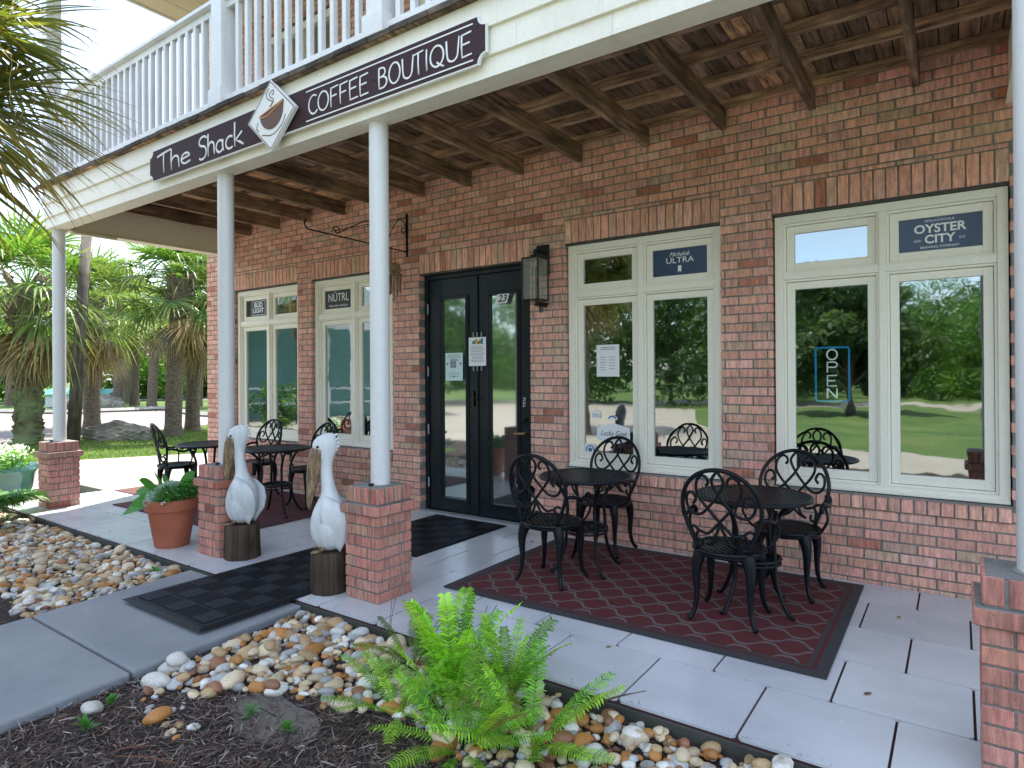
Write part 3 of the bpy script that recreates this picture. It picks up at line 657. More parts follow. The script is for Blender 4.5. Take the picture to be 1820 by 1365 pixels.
q.build('cup_rim', 'cup orange', dm, smooth=True)

# ================================================================= WINDOW SIGNS, NOTICES
def panel(name, label, cat, x0, x1, z0, z1, mat, y=.104, poly=None):
    t = thing(name, label, cat, ((x0+x1)/2, y, (z0+z1)/2)); q = MB(); hx, hz = (x1-x0)/2, (z1-z0)/2
    q.prism(poly or [(-hx, -hz), (hx, -hz), (hx, hz), (-hx, hz)], -.0015, 0); q.build('sheet', mat, t); return t
def win_glass(c, side, transom):
    a0, a1 = (c-.676+.071, c-.033) if side == 0 else (c+.043, c+.672-.071)
    z = (2.151+.054, 2.474-.054) if transom else (.73, 2.015)
    return a0+.054, a1-.054, z[0], z[1]
Y_ = -.0022
a0, a1, z0, z1 = win_glass(wins[3], 1, True)
t = panel('window_sign', 'navy transom sign with serif brewing company lettering above the rightmost pane', 'window sign', a0, a1, z0, z1, 'decal navy')
text('lettering', 'OYSTER', 0, .033, .078, 'paper', Y_, t, bold=.002, sx=1.0); text('lettering', 'CITY', -.0, -.036, .076, 'paper', Y_, t, bold=.002, sx=1.0)
text('lettering', 'APALACHICOLA', 0, .086, .022, 'paper', Y_, t); text('lettering', 'BREWING COMPANY', 0, -.086, .022, 'paper', Y_, t); text('lettering', 'USA', -.12, -.04, .022, 'paper', Y_, t); text('lettering', '013', .12, -.04, .022, 'paper', Y_, t)
a0, a1, z0, z1 = win_glass(wins[2], 1, True)
t = panel('window_sign', 'navy transom sign with script over block letters and a small white ribbon', 'window sign', a0, a1, z0, z1, 'decal navy')
text('lettering', 'Michelob', -.005, .062, .05, 'paper', Y_, t, shear=.45, sx=.9); text('lettering', 'ULTRA', 0, .012, .066, 'paper', Y_, t, sx=1.15)
q = MB(); q.prism([(-.014, -.085), (0, -.072), (.014, -.085), (.014, -.03), (-.014, -.03)], -.0035, -.002); q.build('ribbon', 'paper', t)
a0, a1, z0, z1 = win_glass(wins[1], 0, True)
t = panel('window_sign', 'black transom sign with thin rounded white letters above the window beside the door', 'window sign', a0, a1, z0, z1, 'decal black')
text('lettering', 'NÜTRL', 0, .02, .135, 'paper', Y_, t, sx=.85); text('lettering', 'Vodka. Seltzer. Real Juice.', 0, -.072, .036, 'paper', Y_, t, sx=.92)
a0, a1, z0, z1 = win_glass(wins[0], 0, True)
t = panel('window_sign', 'black transom sign with two boxed white words on the leftmost window', 'window sign', a0, a1, z0, z1, 'decal black')
text('lettering', 'BUD', .03, .038, .092, 'paper', Y_, t, bold=.0025, sx=1.05); text('lettering', 'LIGHT', .03, -.035, .085, 'paper', Y_, t, bold=.0025, sx=1.0)
q = MB(); frame(q, -.115, .185, -.092, .092, .006, -.0035, -.002); q.build('border', 'paper', t)
def lines(t, n, x0, x1, z0, dz, mat='ink grey', h=.0022):
    q = MB()
    for i in range(n):
        e = random.uniform(0, .3)*(x1-x0)/2; q.box(x0+e, x1-e, -.0032, -.0018, z0-i*dz-h, z0-i*dz+h)
    q.build('print', mat, t)
t = panel('notice', 'white price list sheet with short centred lines taped inside the middle window', 'notice', -2.585, -2.37, 1.39, 1.665, 'paper')
lines(t, 2, -.085, .085, .115, .016, 'ink'); lines(t, 6, -.075, -.02, .03, .022, 'ink grey'); lines(t, 5, .01, .07, .03, .025, 'ink grey')
t = panel('notice', 'pale green printed sheet with diagram on the left door pane', 'notice', -4.296, -4.07, 1.355, 1.635, 'paper teal', .0735)
lines(t, 3, -.09, .09, .12, .016); lines(t, 2, -.06, .06, .075, .013, 'ink'); lines(t, 3, -.09, .09, -.06, .02)
q = MB()
for u, v, r_ in ((-.085, .03, .014), (.085, .03, .014), (-.03, .04, .02), (.01, .04, .02), (-.03, .005, .02), (.01, .005, .02), (0, -.10, .012)): q.tube([(u, -.0015, v), (u, -.0035, v)], r_, 12)
q.build('diagram', 'ink grey', t)
t = panel('notice', 'white typed page with a colourful header taped across the door meeting stile', 'notice', -3.99, -3.775, 1.50, 1.782, 'paper', .0735)
lines(t, 12, -.09, .09, .055, .014)
for k, mt in enumerate(('ink blue', 'ink green', 'ink yellow', 'ink red', 'ink green', 'ink blue')): q = MB(); q.box(-.06+k*.022, -.04+k*.022, -.0035, -.0017, .075, .105+.012*(k % 3)); q.build('header_block', mt, t)
q = MB()
for k in (-.05, .0, .05): q.box(k-.007, k+.007, -.003, .0, .142, .19); q.box(k-.007, k+.007, -.003, .0, -.19, -.142)
q.build('tape', 'ink grey', t)
t = panel('house_number', 'slanted white number plate reading 23 at the top of the right door pane', 'house number', -3.655, -3.50, 2.10, 2.18, 'paper', .0735, [(-.085, -.045), (.055, -.045), (.085, .045), (-.055, .045)])
text('digits', '23', 0, 0, .092, 'ink', Y_, t, bold=.002, shear=.3, sx=1.1)
t = panel('pull_label', 'small black upright label with white letters above the deadbolt', 'label', -3.36, -3.322, 1.095, 1.205, 'decal black', .091)
text('lettering', 'PULL', 0, 0, .042, 'paper', Y_, t, rot=R(-90))
hx_ = [(-.155, -.055), (-.05, -.082), (0, -.09), (.05, -.082), (.155, -.055), (.155, .055), (0, .09), (-.155, .055)]
t = panel('window_decal', 'white six sided decal with script low in the middle window', 'decal', -2.585, -2.275, .81, .99, 'paper', .104, hx_)
text('lettering', 'Lucky Goat', 0, 0, .062, 'ink', Y_, t, shear=.35, sx=.85); text('lettering', 'COFFEE CO.', 0, -.045, .02, 'ink grey', Y_, t)
t = panel('window_decal', 'small square blue and white star decal at the corner of the middle window', 'decal', -2.705, -2.60, .70, .80, 'paper', .104)
q = MB(); q.tube([(.038*math.cos(k*.3927), -.002, .038*math.sin(k*.3927)) for k in range(16)], .005, 6, closed=True)
st = [((.03 if k % 2 == 0 else .013)*math.sin(k*math.pi/5), (.03 if k % 2 == 0 else .013)*math.cos(k*math.pi/5)) for k in range(10)]; q.prism(st, -.0035, -.0018); q.build('star', 'ink blue', t)
t = panel('window_decal', 'tiny white badge decal with rounded top on the middle window', 'decal', -2.64, -2.55, 1.03, 1.10, 'paper', .104, [(-.045, -.035), (.045, -.035), (.045, .02), (.02, .025), (0, .04), (-.02, .025), (-.045, .02)]); lines(t, 2, -.035, .035, -.005, .015)
t = panel('window_decal', 'tiny half round blue and white decal right of the badge decal', 'decal', -2.485, -2.39, 1.02, 1.06, 'paper', .104, [(.0475*math.cos(R(a_)), -.02+.042*math.sin(R(a_))) for a_ in range(0, 181, 20)])
q = MB(); q.tube([(.033*math.cos(R(a_)), -.002, -.016+.026*math.sin(R(a_))) for a_ in range(10, 171, 20)], .006, 6); q.build('print', 'ink blue', t)
t = panel('window_decal', 'small white label low at the right of the window beside the door', 'decal', -5.09, -5.02, .75, .79, 'paper', .104); lines(t, 2, -.028, .028, .008, .014, 'ink')
# neon style open sign hanging inside
t = thing('open_sign', 'upright tube sign with blue border and pale letters hanging inside the right window', 'sign', (-.735, .128, 1.40))
q = MB()
rr = [(-.098, -.19), (.098, -.19), (.107, -.18), (.107, .18), (.098, .19), (-.098, .19), (-.107, .18), (-.107, -.18)]
q.tube([(u, 0, v) for u, v in rr], .0065, 8, closed=True); q.build('border_tube', 'tube blue', t, smooth=True)
q = MB(); s4 = .028
def ltr(strokes, cz):
    for st in strokes: q.tube([(u*s4*1.2, -.005, cz+v*s4) for u, v in st], .0052, 8)
ltr([[(math.cos(R(a_)), math.sin(R(a_))*1.3) for a_ in range(0, 361, 30)]], .14)
ltr([[(-.9, -1.3), (-.9, 1.3), (.6, 1.3), (.95, .8), (.95, .4), (.6, 0), (-.9, 0)]], .05)
ltr([[(.9, 1.3), (-.9, 1.3), (-.9, -1.3), (.9, -1.3)], [(-.9, 0), (.6, 0)]], -.045)
ltr([[(-.9, -1.3), (-.9, 1.3)], [(-.9, 1.25), (.9, -1.25)], [(.9, -1.3), (.9, 1.3)]], -.135); q.build('letter_tube', 'tube white', t, smooth=True)
q = MB(); q.tube([(-.06, 0, .19), (0, 0, .57)], .0015, 5); q.tube([(.06, 0, .19), (0, 0, .57)], .0015, 5); q.tube([(-.05, 0, -.19), (-.03, 0, -.50)], .0015, 5); q.build('chain', 'steel', t)
# folded chairs leaning inside the right pane
for k, (cx, cy, tl) in enumerate(((.02, .42, .25), (.12, .50, .15), (-.06, .6, .35))):
    t = thing('folding_chair', ['black folded metal chair leaning nearest the glass inside right window', 'black folded metal chair leaning in the middle behind right window', 'black folded metal chair leaning farthest back inside right window'][k], 'chair', (cx, cy, 0), 0, 'folded chairs stored inside')
    q = MB(); pth = smoothpath([(-.2, 0, 0), (-.17+tl*.2, 0, .9), (-.12+tl*.25, 0, 1.02), (.16+tl*.25, 0, 1.02), (.2+tl*.2, 0, .9), (.2, 0, 0)], 5); q.tube(pth, .011, 8)
    q.tube([(-.19, .05, .1), (.0, .05, .9)], .009, 8); q.tube([(.19, .05, .1), (.2, .05, .9)], .009, 8); q.build('tube_frame', 'dark metal', t, smooth=True)
    q = MB(); q.box(-.15, .17, -.012, .012, .75, .9); q.build('backrest', 'dark metal', t, bevel=.01)

# ================================================================= WALL LANTERN, BRACKET, CHIME
t = thing('wall_lantern', 'tall black lantern with clear glass sides on a square bracket right of the door', 'wall lamp', (-3.06, 0, 2.33))
q = MB(); q.box(-.065, .065, -.022, -.001, -.03, .245); q.build('backplate', 'black gloss', t, bevel=.003)
q = MB(); q.box(.045, .065, -.19, -.022, -.30, -.28); q.box(.045, .065, -.215, -.19, -.30, .02); q.box(-.012, .012, -.13, -.022, .17, .19); q.box(-.012, .012, -.15, -.13, .12, .19); q.box(.03, .055, -.205, -.03, -.32, -.30); q.tube([(.045, -.12, -.32), (.045, -.12, -.37)], .018, 10); q.build('bracket', 'black gloss', t, bevel=.002)
q = MB(); cx, cy = 0, -.14; hw = .082
for sx_ in (-1, 1):
    for sy_ in (-1, 1): q.box(cx+sx_*hw-.006, cx+sx_*hw+.006, cy+sy_*hw-.006, cy+sy_*hw+.006, -.26, .10)
for z_ in (-.27, .10): q.box(cx-hw-.006, cx+hw+.006, cy-hw-.006, cy+hw+.006, z_, z_+.012)
q.box(cx-.03, cx+.03, cy-.03, cy+.03, .112, .14); q.build('cage', 'black gloss', t, bevel=.002)
q = MB(); q.box(cx-hw+.004, cx+hw-.004, cy-hw+.004, cy+hw-.004, -.256, .098); q.build('glass', 'lantern glass', t)
t = thing('scroll_bracket', 'thin black wrought iron bracket with scrolls reaching out from the brick left of the door', 'bracket', (-4.755, 0, 2.89))
q = MB(); q.box(-.012, .012, -.012, -.001, -.23, .226); q.build('wall_plate', 'black gloss', t)
def spiral(c0, c1, r0, turns, a0, n=16, sgn=1): return [(c0+r0*(1-.75*i/n)*math.cos(R(a0)+sgn*turns*2*math.pi*i/n), c1+r0*(1-.75*i/n)*math.sin(R(a0)+sgn*turns*2*math.pi*i/n)) for i in range(n+1)]
q = MB(); W = lambda pp: [(0, u, v) for u, v in pp]
q.tube(W([(0, -.18), (-1.22, -.165)]+arc(-1.24, -.115, .05, .05, -90, -230, 6)), .007, 8)
q.tube(W([(0, .19), (-1.0, -.14)]), .004, 6)
q.tube([Vector(p) for p in smoothpath(W([(-.02, -.03), (-.03, .10), (-.12, .14), (-.22, .02), (-.30, -.12), (-.40, -.02), (-.55, .04), (-.75, -.05), (-.93, -.15)]), 6)], .005, 6)
for (u, v, a0, sg_) in ((-.055, .03, 0, 1), (-.93, -.12, 180, -1), (-.32, -.10, 90, 1)): q.tube(W(spiral(u, v, .045, 1.1, a0, 14, sg_)), .0055, 6)
q.build('scrolls', 'black gloss', t, smooth=True)
t = thing('wind_chime', 'carved coconut wind chime with wooden tubes hanging under the iron bracket', 'wind chime', (-4.755, -.18, 2.70))
q = MB(); q.tube([(0, 0, 0), (0, 0, -.13)], .003, 5); q.build('cord', 'cup brown', t)
q = MB(); q.lathe([(.004, -.12), (.045, -.14), (.06, -.19), (.052, -.24), (.075, -.245), (.075, -.255), (.01, -.258)], 0, 0, 20); q.build('shell', 'carved bill', t, smooth=True)
for k in range(6):
    an = k*1.047; q = MB(); l_ = random.uniform(.17, .28); q.tube([(.055*math.cos(an), .055*math.sin(an), -.26), (.055*math.cos(an), .055*math.sin(an), -.26-l_)], .010, 8); q.build('chime_tube', 'carved bill', t)
# balcony hangings
t = thing('hanging_chain', 'thin metal chain with small weight and teal float hanging above the balcony rail', 'chain', (-6.1, -1.2, 6.03))
q = MB()
for k in range(22): q.tube([(0, 0, -k*.05), (0, 0, -k*.05-.04)], .006 if k % 2 else .0035, 5)
q.build('links', 'steel', t); q = MB(); q.tube([(0, 0, -1.08), (0, 0, -1.14)], .03, 8); q.build('weight', 'steel', t)
q = MB(); q.lathe([(.01, -1.25), (.05, -1.3), (.07, -1.42), (.02, -1.5)], 0, 0, 14); q.build('float', 'roof teal', t, smooth=True)
t = thing('string_light', 'black cable with hanging bulb sagging along the cream soffit edge', 'string light', (-7.9, -1.6, 6.03))
q = MB(); q.tube(smoothpath([(0, -.7, 0), (.3, -.1, -.10), (.5, .4, -.05), (.9, .7, -.22), (1.6, .9, -.04)], 6), .006, 6); q.tube([(.5, .4, -.05), (.5, .4, -.16)], .014, 8); q.build('cable', 'black gloss', t)
q = MB(); q.lathe([(.008, -.25), (.028, -.22), (.02, -.16)], .5, .4, 12); q.build('bulb', 'bulb', t, smooth=True)

# ================================================================= MATS AND RUGS
def rubber_mat(x0, x1, y0, y1, z, label):
    t = thing('rubber_mat', label, 'doormat', ((x0+x1)/2, (y0+y1)/2, z)); hx, hy = (x1-x0)/2, (y1-y0)/2
    q = MB(); q.add([(-hx, -hy, 0), (hx, -hy, 0), (hx, hy, 0), (-hx, hy, 0), (-hx+.03, -hy+.03, .009), (hx-.03, -hy+.03, .009), (hx-.03, hy-.03, .009), (-hx+.03, hy-.03, .009)],
        [(0, 3, 2, 1), (4, 5, 6, 7), (0, 1, 5, 4), (1, 2, 6, 5), (2, 3, 7, 6), (3, 0, 4, 7)]); q.build('base', 'rubber', t)
    q = MB(); n = 5; cs = (2*hx-.12)/n; ny = int((2*hy-.12)/cs)
    for i in range(n):
        for j in range(ny):
            ax = -hx+.06+i*cs; ay = -hy+.06+j*cs
            if (i+j) % 2 == 0:
                for k in range(6): q.box(ax+.014+k*(cs-.02)/6, ax+.014+k*(cs-.02)/6+.010, ay+.008, ay+cs-.008, .0085, .0165, mi=1)
            else:
                for k in range(14): q.box(ax+.006, ax+cs-.006, ay+.008+k*(cs-.016)/14, ay+.008+k*(cs-.016)/14+.005, .0085, .0112)
    q.build('ribs', ['rubber', 'lit rubber rib'], t)
    return t
m1_ = rubber_mat(-4.355, -3.44, -2.985, -1.30, .002, 'black ribbed rubber mat running from the footpath onto the tiles between the pelicans')
m2_ = rubber_mat(-4.345, -3.45, -1.26, -.03, .002, 'black ribbed rubber mat lying in front of the black double door')
def rug(name, label, x0, x1, y0, y1, mat, rot=0):
    o_n = 24; hx, hy = (x1-x0)/2, (y1-y0)/2
    me = bpy.data.meshes.new(name); ed = [0, .02, .04, .055, .075, .095, .10, .13]
    xs = [-hx+e for e in ed]+[(-hx+.13)+(2*hx-.26)*k/10 for k in range(1, 10)]+[hx-e for e in ed[::-1]]; ys = [-hy+e for e in ed]+[(-hy+.13)+(2*hy-.26)*k/10 for k in range(1, 10)]+[hy-e for e in ed[::-1]]
    V = [(x, y, .008+.0015*math.sin(x*3+y*2)) for y in ys for x in xs]; nx = len(xs)
    F = [(j*nx+i, j*nx+i+1, (j+1)*nx+i+1, (j+1)*nx+i) for j in range(len(ys)-1) for i in range(nx-1)]
    nb = len(V); ring = [i for i in range(nx)]+[j*nx+nx-1 for j in range(1, len(ys))]+[(len(ys)-1)*nx+i for i in range(nx-2, -1, -1)]+[j*nx for j in range(len(ys)-2, 0, -1)]
    V += [(V[i][0], V[i][1], 0) for i in ring]; n = len(ring); F += [(ring[(k+1) % n], ring[k], nb+k, nb+(k+1) % n) for k in range(n)]
    me.from_pydata(V, [], F); me.uv_layers.new(name='UVMap'); me.color_attributes.new('Edge', 'FLOAT_COLOR', 'CORNER'); uv = me.uv_layers['UVMap']; ea = me.color_attributes['Edge']
    for lp in me.loops:
        v = me.vertices[lp.vertex_index].co; uv.data[lp.index].uv = (v.x, v.y); e = max(0, min(hx-abs(v.x), hy-abs(v.y))); ea.data[lp.index].color = (e, e, e, 1)
    me.materials.append(M[mat]); o = bpy.data.objects.new(name, me); C.objects.link(o); o.location = ((x0+x1)/2, (y0+y1)/2, .002); o.rotation_euler = (0, 0, rot); tag(o, label, 'rug'); return o
rug('patio_rug', 'dark red rug with grey trellis lines and grey border under the two right tables', -2.82, -.515, -1.655, -.10, 'trellis rug', R(.5))
rug('patio_rug', 'dark red plank patterned rug under the tables left of the door', -7.65, -5.30, -1.65, -.12, 'herringbone rug')
rug('patio_rug', 'small faded red mat in the sun at the left end of the tiles', -8.6, -8.1, -1.23, -.4, 'door mat')

# ================================================================= BISTRO SETS
def lattice(mb, rad, pitch, wd, z, t, rz=R(45)):
    n = int(rad/pitch)+1
    for d_ in (0, 1):
        for k in range(-n, n+1):
            o_ = k*pitch
            if abs(o_) >= rad-.004: continue
            h_ = math.sqrt(rad*rad-o_*o_); m_ = Matrix.Rotation(rz+d_*math.pi/2, 4, 'Z') @ Matrix.Translation((0, o_, z+(d_-.5)*.0015))
            mb.xbox(m_, h_, wd/2, t/2)
def make_chair():
    r = thing('bistro_chair', 'x', 'chair')
    I = 'cast iron'; zs = .40; rs = .195
    q = MB(); lattice(q, rs-.004, .031, .010, zs+.002, .006); q.tube([(rs*math.cos(k*math.pi/20), rs*math.sin(k*math.pi/20), zs) for k in range(40)], .013, 8, closed=True)
    q.tube([((rs-.006)*math.cos(k*math.pi/20), (rs-.006)*math.sin(k*math.pi/20), zs-.02) for k in range(40)], .009, 6, closed=True)
    q.build('seat', I, r, smooth=True, auto=35)
    # backrest, leaning back; u across, v up
    def bk(u, v): return (u*.215, -.165-.09*v+.05*u*u*(1-.3*v), zs+.015+v*.46)
    q = MB(); hp = []
    for i in range(29):
        a_ = math.pi*(1.16-1.32*i/28); hp.append((math.cos(a_)*(1.0), .52+.48*math.sin(a_)))
    hp = [(-.62, -.02), (-.72, .10), (-.85, .24)]+hp[1:-1]+[(.85, .24), (.72, .10), (.62, -.02)]
    q.tube(smoothpath([bk(*p) for p in hp], 2), .0125, 8)
    for s_ in (-1, 1):
        A_ = [(-.30, .80), (-.24, .84), (-.28, .90), (-.40, .92), (-.53, .86), (-.57, .74), (-.46, .62), (-.22, .48), (.08, .32), (.34, .20), (.56, .22), (.66, .14), (.62, .04), (.50, .05), (.50, .12)]
        B_ = [(0, .985), (-.15, .86), (0, .70), (.24, .55), (.48, .44), (.72, .44), (.86, .54), (.84, .66), (.70, .70), (.60, .62), (.68, .56)]
        for cv in (A_, B_, [(.0, .32), (.20, .12), (.36, .06)], [(.56, .22), (.70, .27), (.80, .25)]):
            q.tube(smoothpath([bk(s_*u, v) for u, v in cv], 4), .0088, 7)
        q.tube(smoothpath([bk(s_*.36, .06), bk(s_*.16, .10), bk(0, .18)], 3), .0082, 6)
    q.build('backrest', I, r, smooth=True)
    for s_ in (-1, 1):
        q = MB(); p0 = Vector(bk(s_*.93, .40))
        arm = smoothpath([p0, (s_*.235, -.10, zs+.20), (s_*.245, .0, zs+.17), (s_*.235, .09, zs+.195), (s_*.23, .13, zs+.17), (s_*.23, .115, zs+.15), (s_*.23, .095, zs+.165)], 5)
        q.tube(arm, [.013]*(len(arm)-10)+[.012]*10, 8, flat=None)
        q.tube(smoothpath([(s_*.237, .06, zs+.18), (s_*.255, .085, zs+.10), (s_*.215, .07, zs+.02), (s_*.18, .07, zs)], 5), .0085, 8)
        q.build('arm', I, r, smooth=True)
    for sx_, sy_ in ((-1, -1), (1, -1), (-1, 1), (1, 1)):
        q = MB(); dx, dy = sx_*.72, sy_*.69
        pf = [(.172, zs-.005, .042), (.196, zs-.06, .034), (.206, zs-.13, .025), (.203, .17, .0175), (.213, .08, .014), (.240, .025, .014), (.258, .013, .015)]
        pth = smoothpath([(dx*a_, dy*a_, b_) for a_, b_, c_ in pf], 4); rad = np.interp(np.linspace(0, 6, len(pth)), range(7), [c_ for a_, b_, c_ in pf]).tolist()
        q.tube(pth, rad, 8); q.build('leg', I, r, smooth=True)
    return r
def make_table():
    r = thing('bistro_table', 'x', 'table'); I = 'cast iron'; zt = .672; rt = .325
    q = MB(); lattice(q, rt-.006, .030, .0125, zt-.004, .006); q.tube([(rt*math.cos(k*math.pi/30), rt*math.sin(k*math.pi/30), zt-.008) for k in range(60)], .0125, 8, closed=True)
    q.tube([(.10*math.cos(k*math.pi/12), .10*math.sin(k*math.pi/12), zt-.012) for k in range(24)], .009, 6, closed=True); q.build('table_top', I, r, smooth=True, auto=35)
    q = MB(); q.tube([(.15*math.cos(k*math.pi/16), .15*math.sin(k*math.pi/16), .30) for k in range(32)], .012, 8, closed=True); q.tube([(.15*math.cos(k*math.pi/16), .15*math.sin(k*math.pi/16), .275) for k in range(32)], .009, 8, closed=True)
    lattice(q, .146, .04, .012, .292, .006); q.tube([(.06*math.cos(k*math.pi/10), .06*math.sin(k*math.pi/10), .294) for k in range(20)], .01, 6, closed=True); q.build('lower_tray', I, r, smooth=True, auto=35)
    for k in range(4):
        an = math.pi/4+k*math.pi/2; q = MB()
        pf = [(.27, zt-.02), (.20, .60), (.145, .48), (.150, .36), (.152, .28), (.165, .18), (.21, .07), (.25, .02), (.275, .014)]
        q.tube(smoothpath([(a_*math.cos(an), a_*math.sin(an), b_) for a_, b_ in pf], 4), .0125, 8)
        q.tube(smoothpath([(.12*math.cos(an), .12*math.sin(an), zt-.02), (.16*math.cos(an), .16*math.sin(an), .56), (.148*math.cos(an), .148*math.sin(an), .46)], 4), .007, 6)
        q.build('leg', I, r, smooth=True)
    return r
ch0 = make_chair(); tb0 = make_table()
chairs = [(-2.29, -1.145, 0, 'black scrolled iron chair, back to the camera, at the table nearest the black door'),
          (-2.31, -.29, 180, 'black scrolled iron chair backed against the brick under the middle window'),
          (-1.09, -1.145, 2, 'black scrolled iron chair, back to the camera, nearest chair on the red trellis rug'),
          (-.915, -.48, 178, 'black scrolled iron chair in front of the rightmost window, facing the camera'),
          (-6.72, -.50, 183, 'black scrolled iron chair against the leftmost window behind the two left tables'),
          (-5.76, -.48, 176, 'black scrolled iron chair whose top shows above the right hand pelican'),
          (-7.30, -1.12, -12, 'black scrolled iron chair at the far left end, left of the slim column')]
for i, (x, y, rz, lb) in enumerate(chairs):
    o = ch0 if i == 0 else copytree(ch0)
    o.location = (x, y, .011 if i < 4 else .011); o.rotation_euler = (0, 0, R(rz)); tag(o, lb, 'chair', 'scrolled iron bistro chairs')
tables = [(-2.21, -.80, 8, 'round black lattice table beside the door, on the left of the trellis rug'), (-1.02, -.90, 20, 'round black lattice table before the right window at the trellis rug right end'),
          (-5.68, -.95, 30, 'round black lattice table seen between the two pelicans'), (-6.68, -1.08, 0, 'round black lattice table farthest left, half hidden by the slim column')]
for i, (x, y, rz, lb) in enumerate(tables):
    o = tb0 if i == 0 else copytree(tb0)
    o.location = (x, y, .011); o.rotation_euler = (0, 0, R(rz)); tag(o, lb, 'table', 'round iron bistro tables')

# ================================================================= PELICANS
def loft(mb, secs, n=20, col=None):
    """secs: (centre, side vec, up vec) ellipses"""
    vs = []
    for c_, a_, b_ in secs:
        for k in range(n): an = 2*math.pi*k/n; vs.append(Vector(c_)+Vector(a_)*math.cos(an)+Vector(b_)*math.sin(an))
    fs = [(i*n+k, i*n+(k+1) % n, (i+1)*n+(k+1) % n, (i+1)*n+k) for i in range(len(secs)-1) for k in range(n)]
    fs += [tuple(range(n))[::-1], tuple(range((len(secs)-1)*n, len(secs)*n))]
    mb.add(vs, fs, col)
def pelican(x, y, rz, hlog, label, k=1, rl=.125):
    t = thing('pelican_statue', label, 'statue', (x, y, .0), rz, 'carved pelicans flanking the entrance')
    q = MB(); q.lathe([(rl*1.02, 0), (rl*1.03, .02), (rl, hlog*.5), (rl*.97, hlog-.01), (rl*.93, hlog)], 0, 0, 48, jit=.045); q.build('log_base', 'log wood', t, smooth=True, auto=50)
    z = hlog
    # local: +x is where the bird faces. body + neck + head as one surface
    secs = []
    prof = [(.0, .004, .035, .035), (.0, .02, .085, .080), (.002, .08, .128, .125), (.0, .16, .142, .142), (-.004, .24, .134, .136), (-.008, .31, .106, .112), (-.006, .355, .074, .080), (.0, .40, .052, .056), (.010, .46, .045, .048), (.018, .53, .042, .045), (.020, .59, .042, .045), (.020, .635, .052, .062), (.026, .675, .062, .086), (.030, .715, .064, .092), (.024, .752, .055, .082), (.010, .782, .036, .056), (.0, .798, .012, .022)]
    prof = [(a_, b_, c_*.9, d_*.92) for a_, b_, c_, d_ in prof]; cen = [(a_, 0, z+b_*k) for a_, b_, c_, d_ in prof]
    secs = [(cen[i], (0, prof[i][2]*k, 0), (prof[i][3]*k, 0, 0)) for i in range(len(prof))]
    q = MB(); loft(q, secs, 24); o = q.build('body', 'carved white', t, smooth=True)
    ss = o.modifiers.new('s', 'SUBSURF'); ss.levels = ss.render_levels = 2
    q = MB()      # bill hanging down from the face
    bl = [((.056, 0, z+.69*k), .058, .056), ((.080, 0, z+.64*k), .057, .054), ((.094, 0, z+.56*k), .048, .050), ((.112, 0, z+.47*k), .034, .037), ((.122, 0, z+.38*k), .022, .025), ((.134, 0, z+.29*k), .008, .010)]
    loft(q, [(c_, (0, a_*k, 0), (b_*k, 0, .012*k)) for c_, a_, b_ in bl], 14); q.build('bill', 'carved bill', t, smooth=True)
    for s_ in (-1, 1):
        q = MB(); wg = [(.0, .375, .010, .02), (-.025, .345, .014, .06), (-.045, .28, .014, .095), (-.055, .20, .013, .10), (-.065, .12, .012, .08), (-.06, .05, .008, .04), (-.07, .01, .005, .012)]
        loft(q, [((a_*k, s_*(.058+.055*math.sin(math.pi*min(1, (i+.35)/5.6)))*k, z+b_*k), (0, c_*k*1.3, 0), (d_*k, 0, .01)) for i, (a_, b_, c_, d_) in enumerate(wg)], 14); q.build('wing', 'carved white', t, smooth=True)
        q = MB()
        q.tube([(.0, s_*.062, z+.07), (.03, s_*.07, z+.035), (.045, s_*.072, z+.015)], [.022, .016, .014], 8)
        for an in (-.35, 0, .35): q.tube([(.04, s_*.072, z+.012), (.085+.02*math.cos(an), s_*.072+.05*math.sin(an), z+.006)], [.011, .005], 6)
        q.build('foot', 'carved bill', t, smooth=True)
        q = MB(); ey = MB(); e = Vector((.066, s_*.0535*k, z+.708*k)); ey.lathe([(.0005, -.009), (.007, -.006), (.0095, 0), (.007, .006), (.0005, .009)], 0, 0, 12); o = ey.build('eye', 'black gloss', t, smooth=True); o.location = e
    q = MB()
    for i in range(5):
        zz_ = z+(.775-.026*i)*k; bx = [-.035, -.05, -.055, -.050, -.038, -.028, -.022][i]; q.tube([(bx+.006, 0, zz_), (bx-.012, 0, zz_+.010), (bx-.020, 0, zz_+.016)], [.013, .008, .003], 6)
    q.build('crest', 'carved white', t, smooth=True)
    return t
pelican(-4.60, -2.0, R(215), .262, 'carved white pelican on a smooth dark log beside the terracotta pot', .97, .128)
pelican(-3.405, -2.12, R(222), .262, 'carved white pelican on a rough brown log leaning by the nearer brick pier', .97, .118)

# ================================================================= VEGETATION HELPERS
def nrm(v): return v/np.maximum(np.linalg.norm(v, axis=-1, keepdims=True), 1e-9)
def leafcloud(cents, radii, n, size, cols, flat=.0, hollow=.45):
    """n leaf quads scattered through lumps"""
    cents = np.array(cents, float); radii = np.array(radii, float); wt = radii.prod(1)**.66; idx = rng.choice(len(cents), n, p=wt/wt.sum())
    d = nrm(rng.normal(size=(n, 3))); rr = (hollow+(1-hollow)*rng.random(n)**.6)[:, None]
    p = cents[idx]+d*radii[idx]*rr
    nn = nrm(rng.normal(size=(n, 3))+d*.6+np.array([0, 0, .5])); t = nrm(np.cross(nn, rng.normal(size=(n, 3)))); b_ = np.cross(nn, t)
    sz = (size*rng.uniform(.6, 1.3, n))[:, None]
    V = np.stack([p-t*sz, p-b_*sz*.45, p+t*sz, p+b_*sz*.45], 1)
    cols = np.array(cols); lc = cols[rng.integers(0, len(cols), len(cents))]
    c_ = lc[idx]*rng.uniform(.65, 1.35, (n, 1))*.6+cols[rng.integers(0, len(cols), n)]*.4
    return V, c_
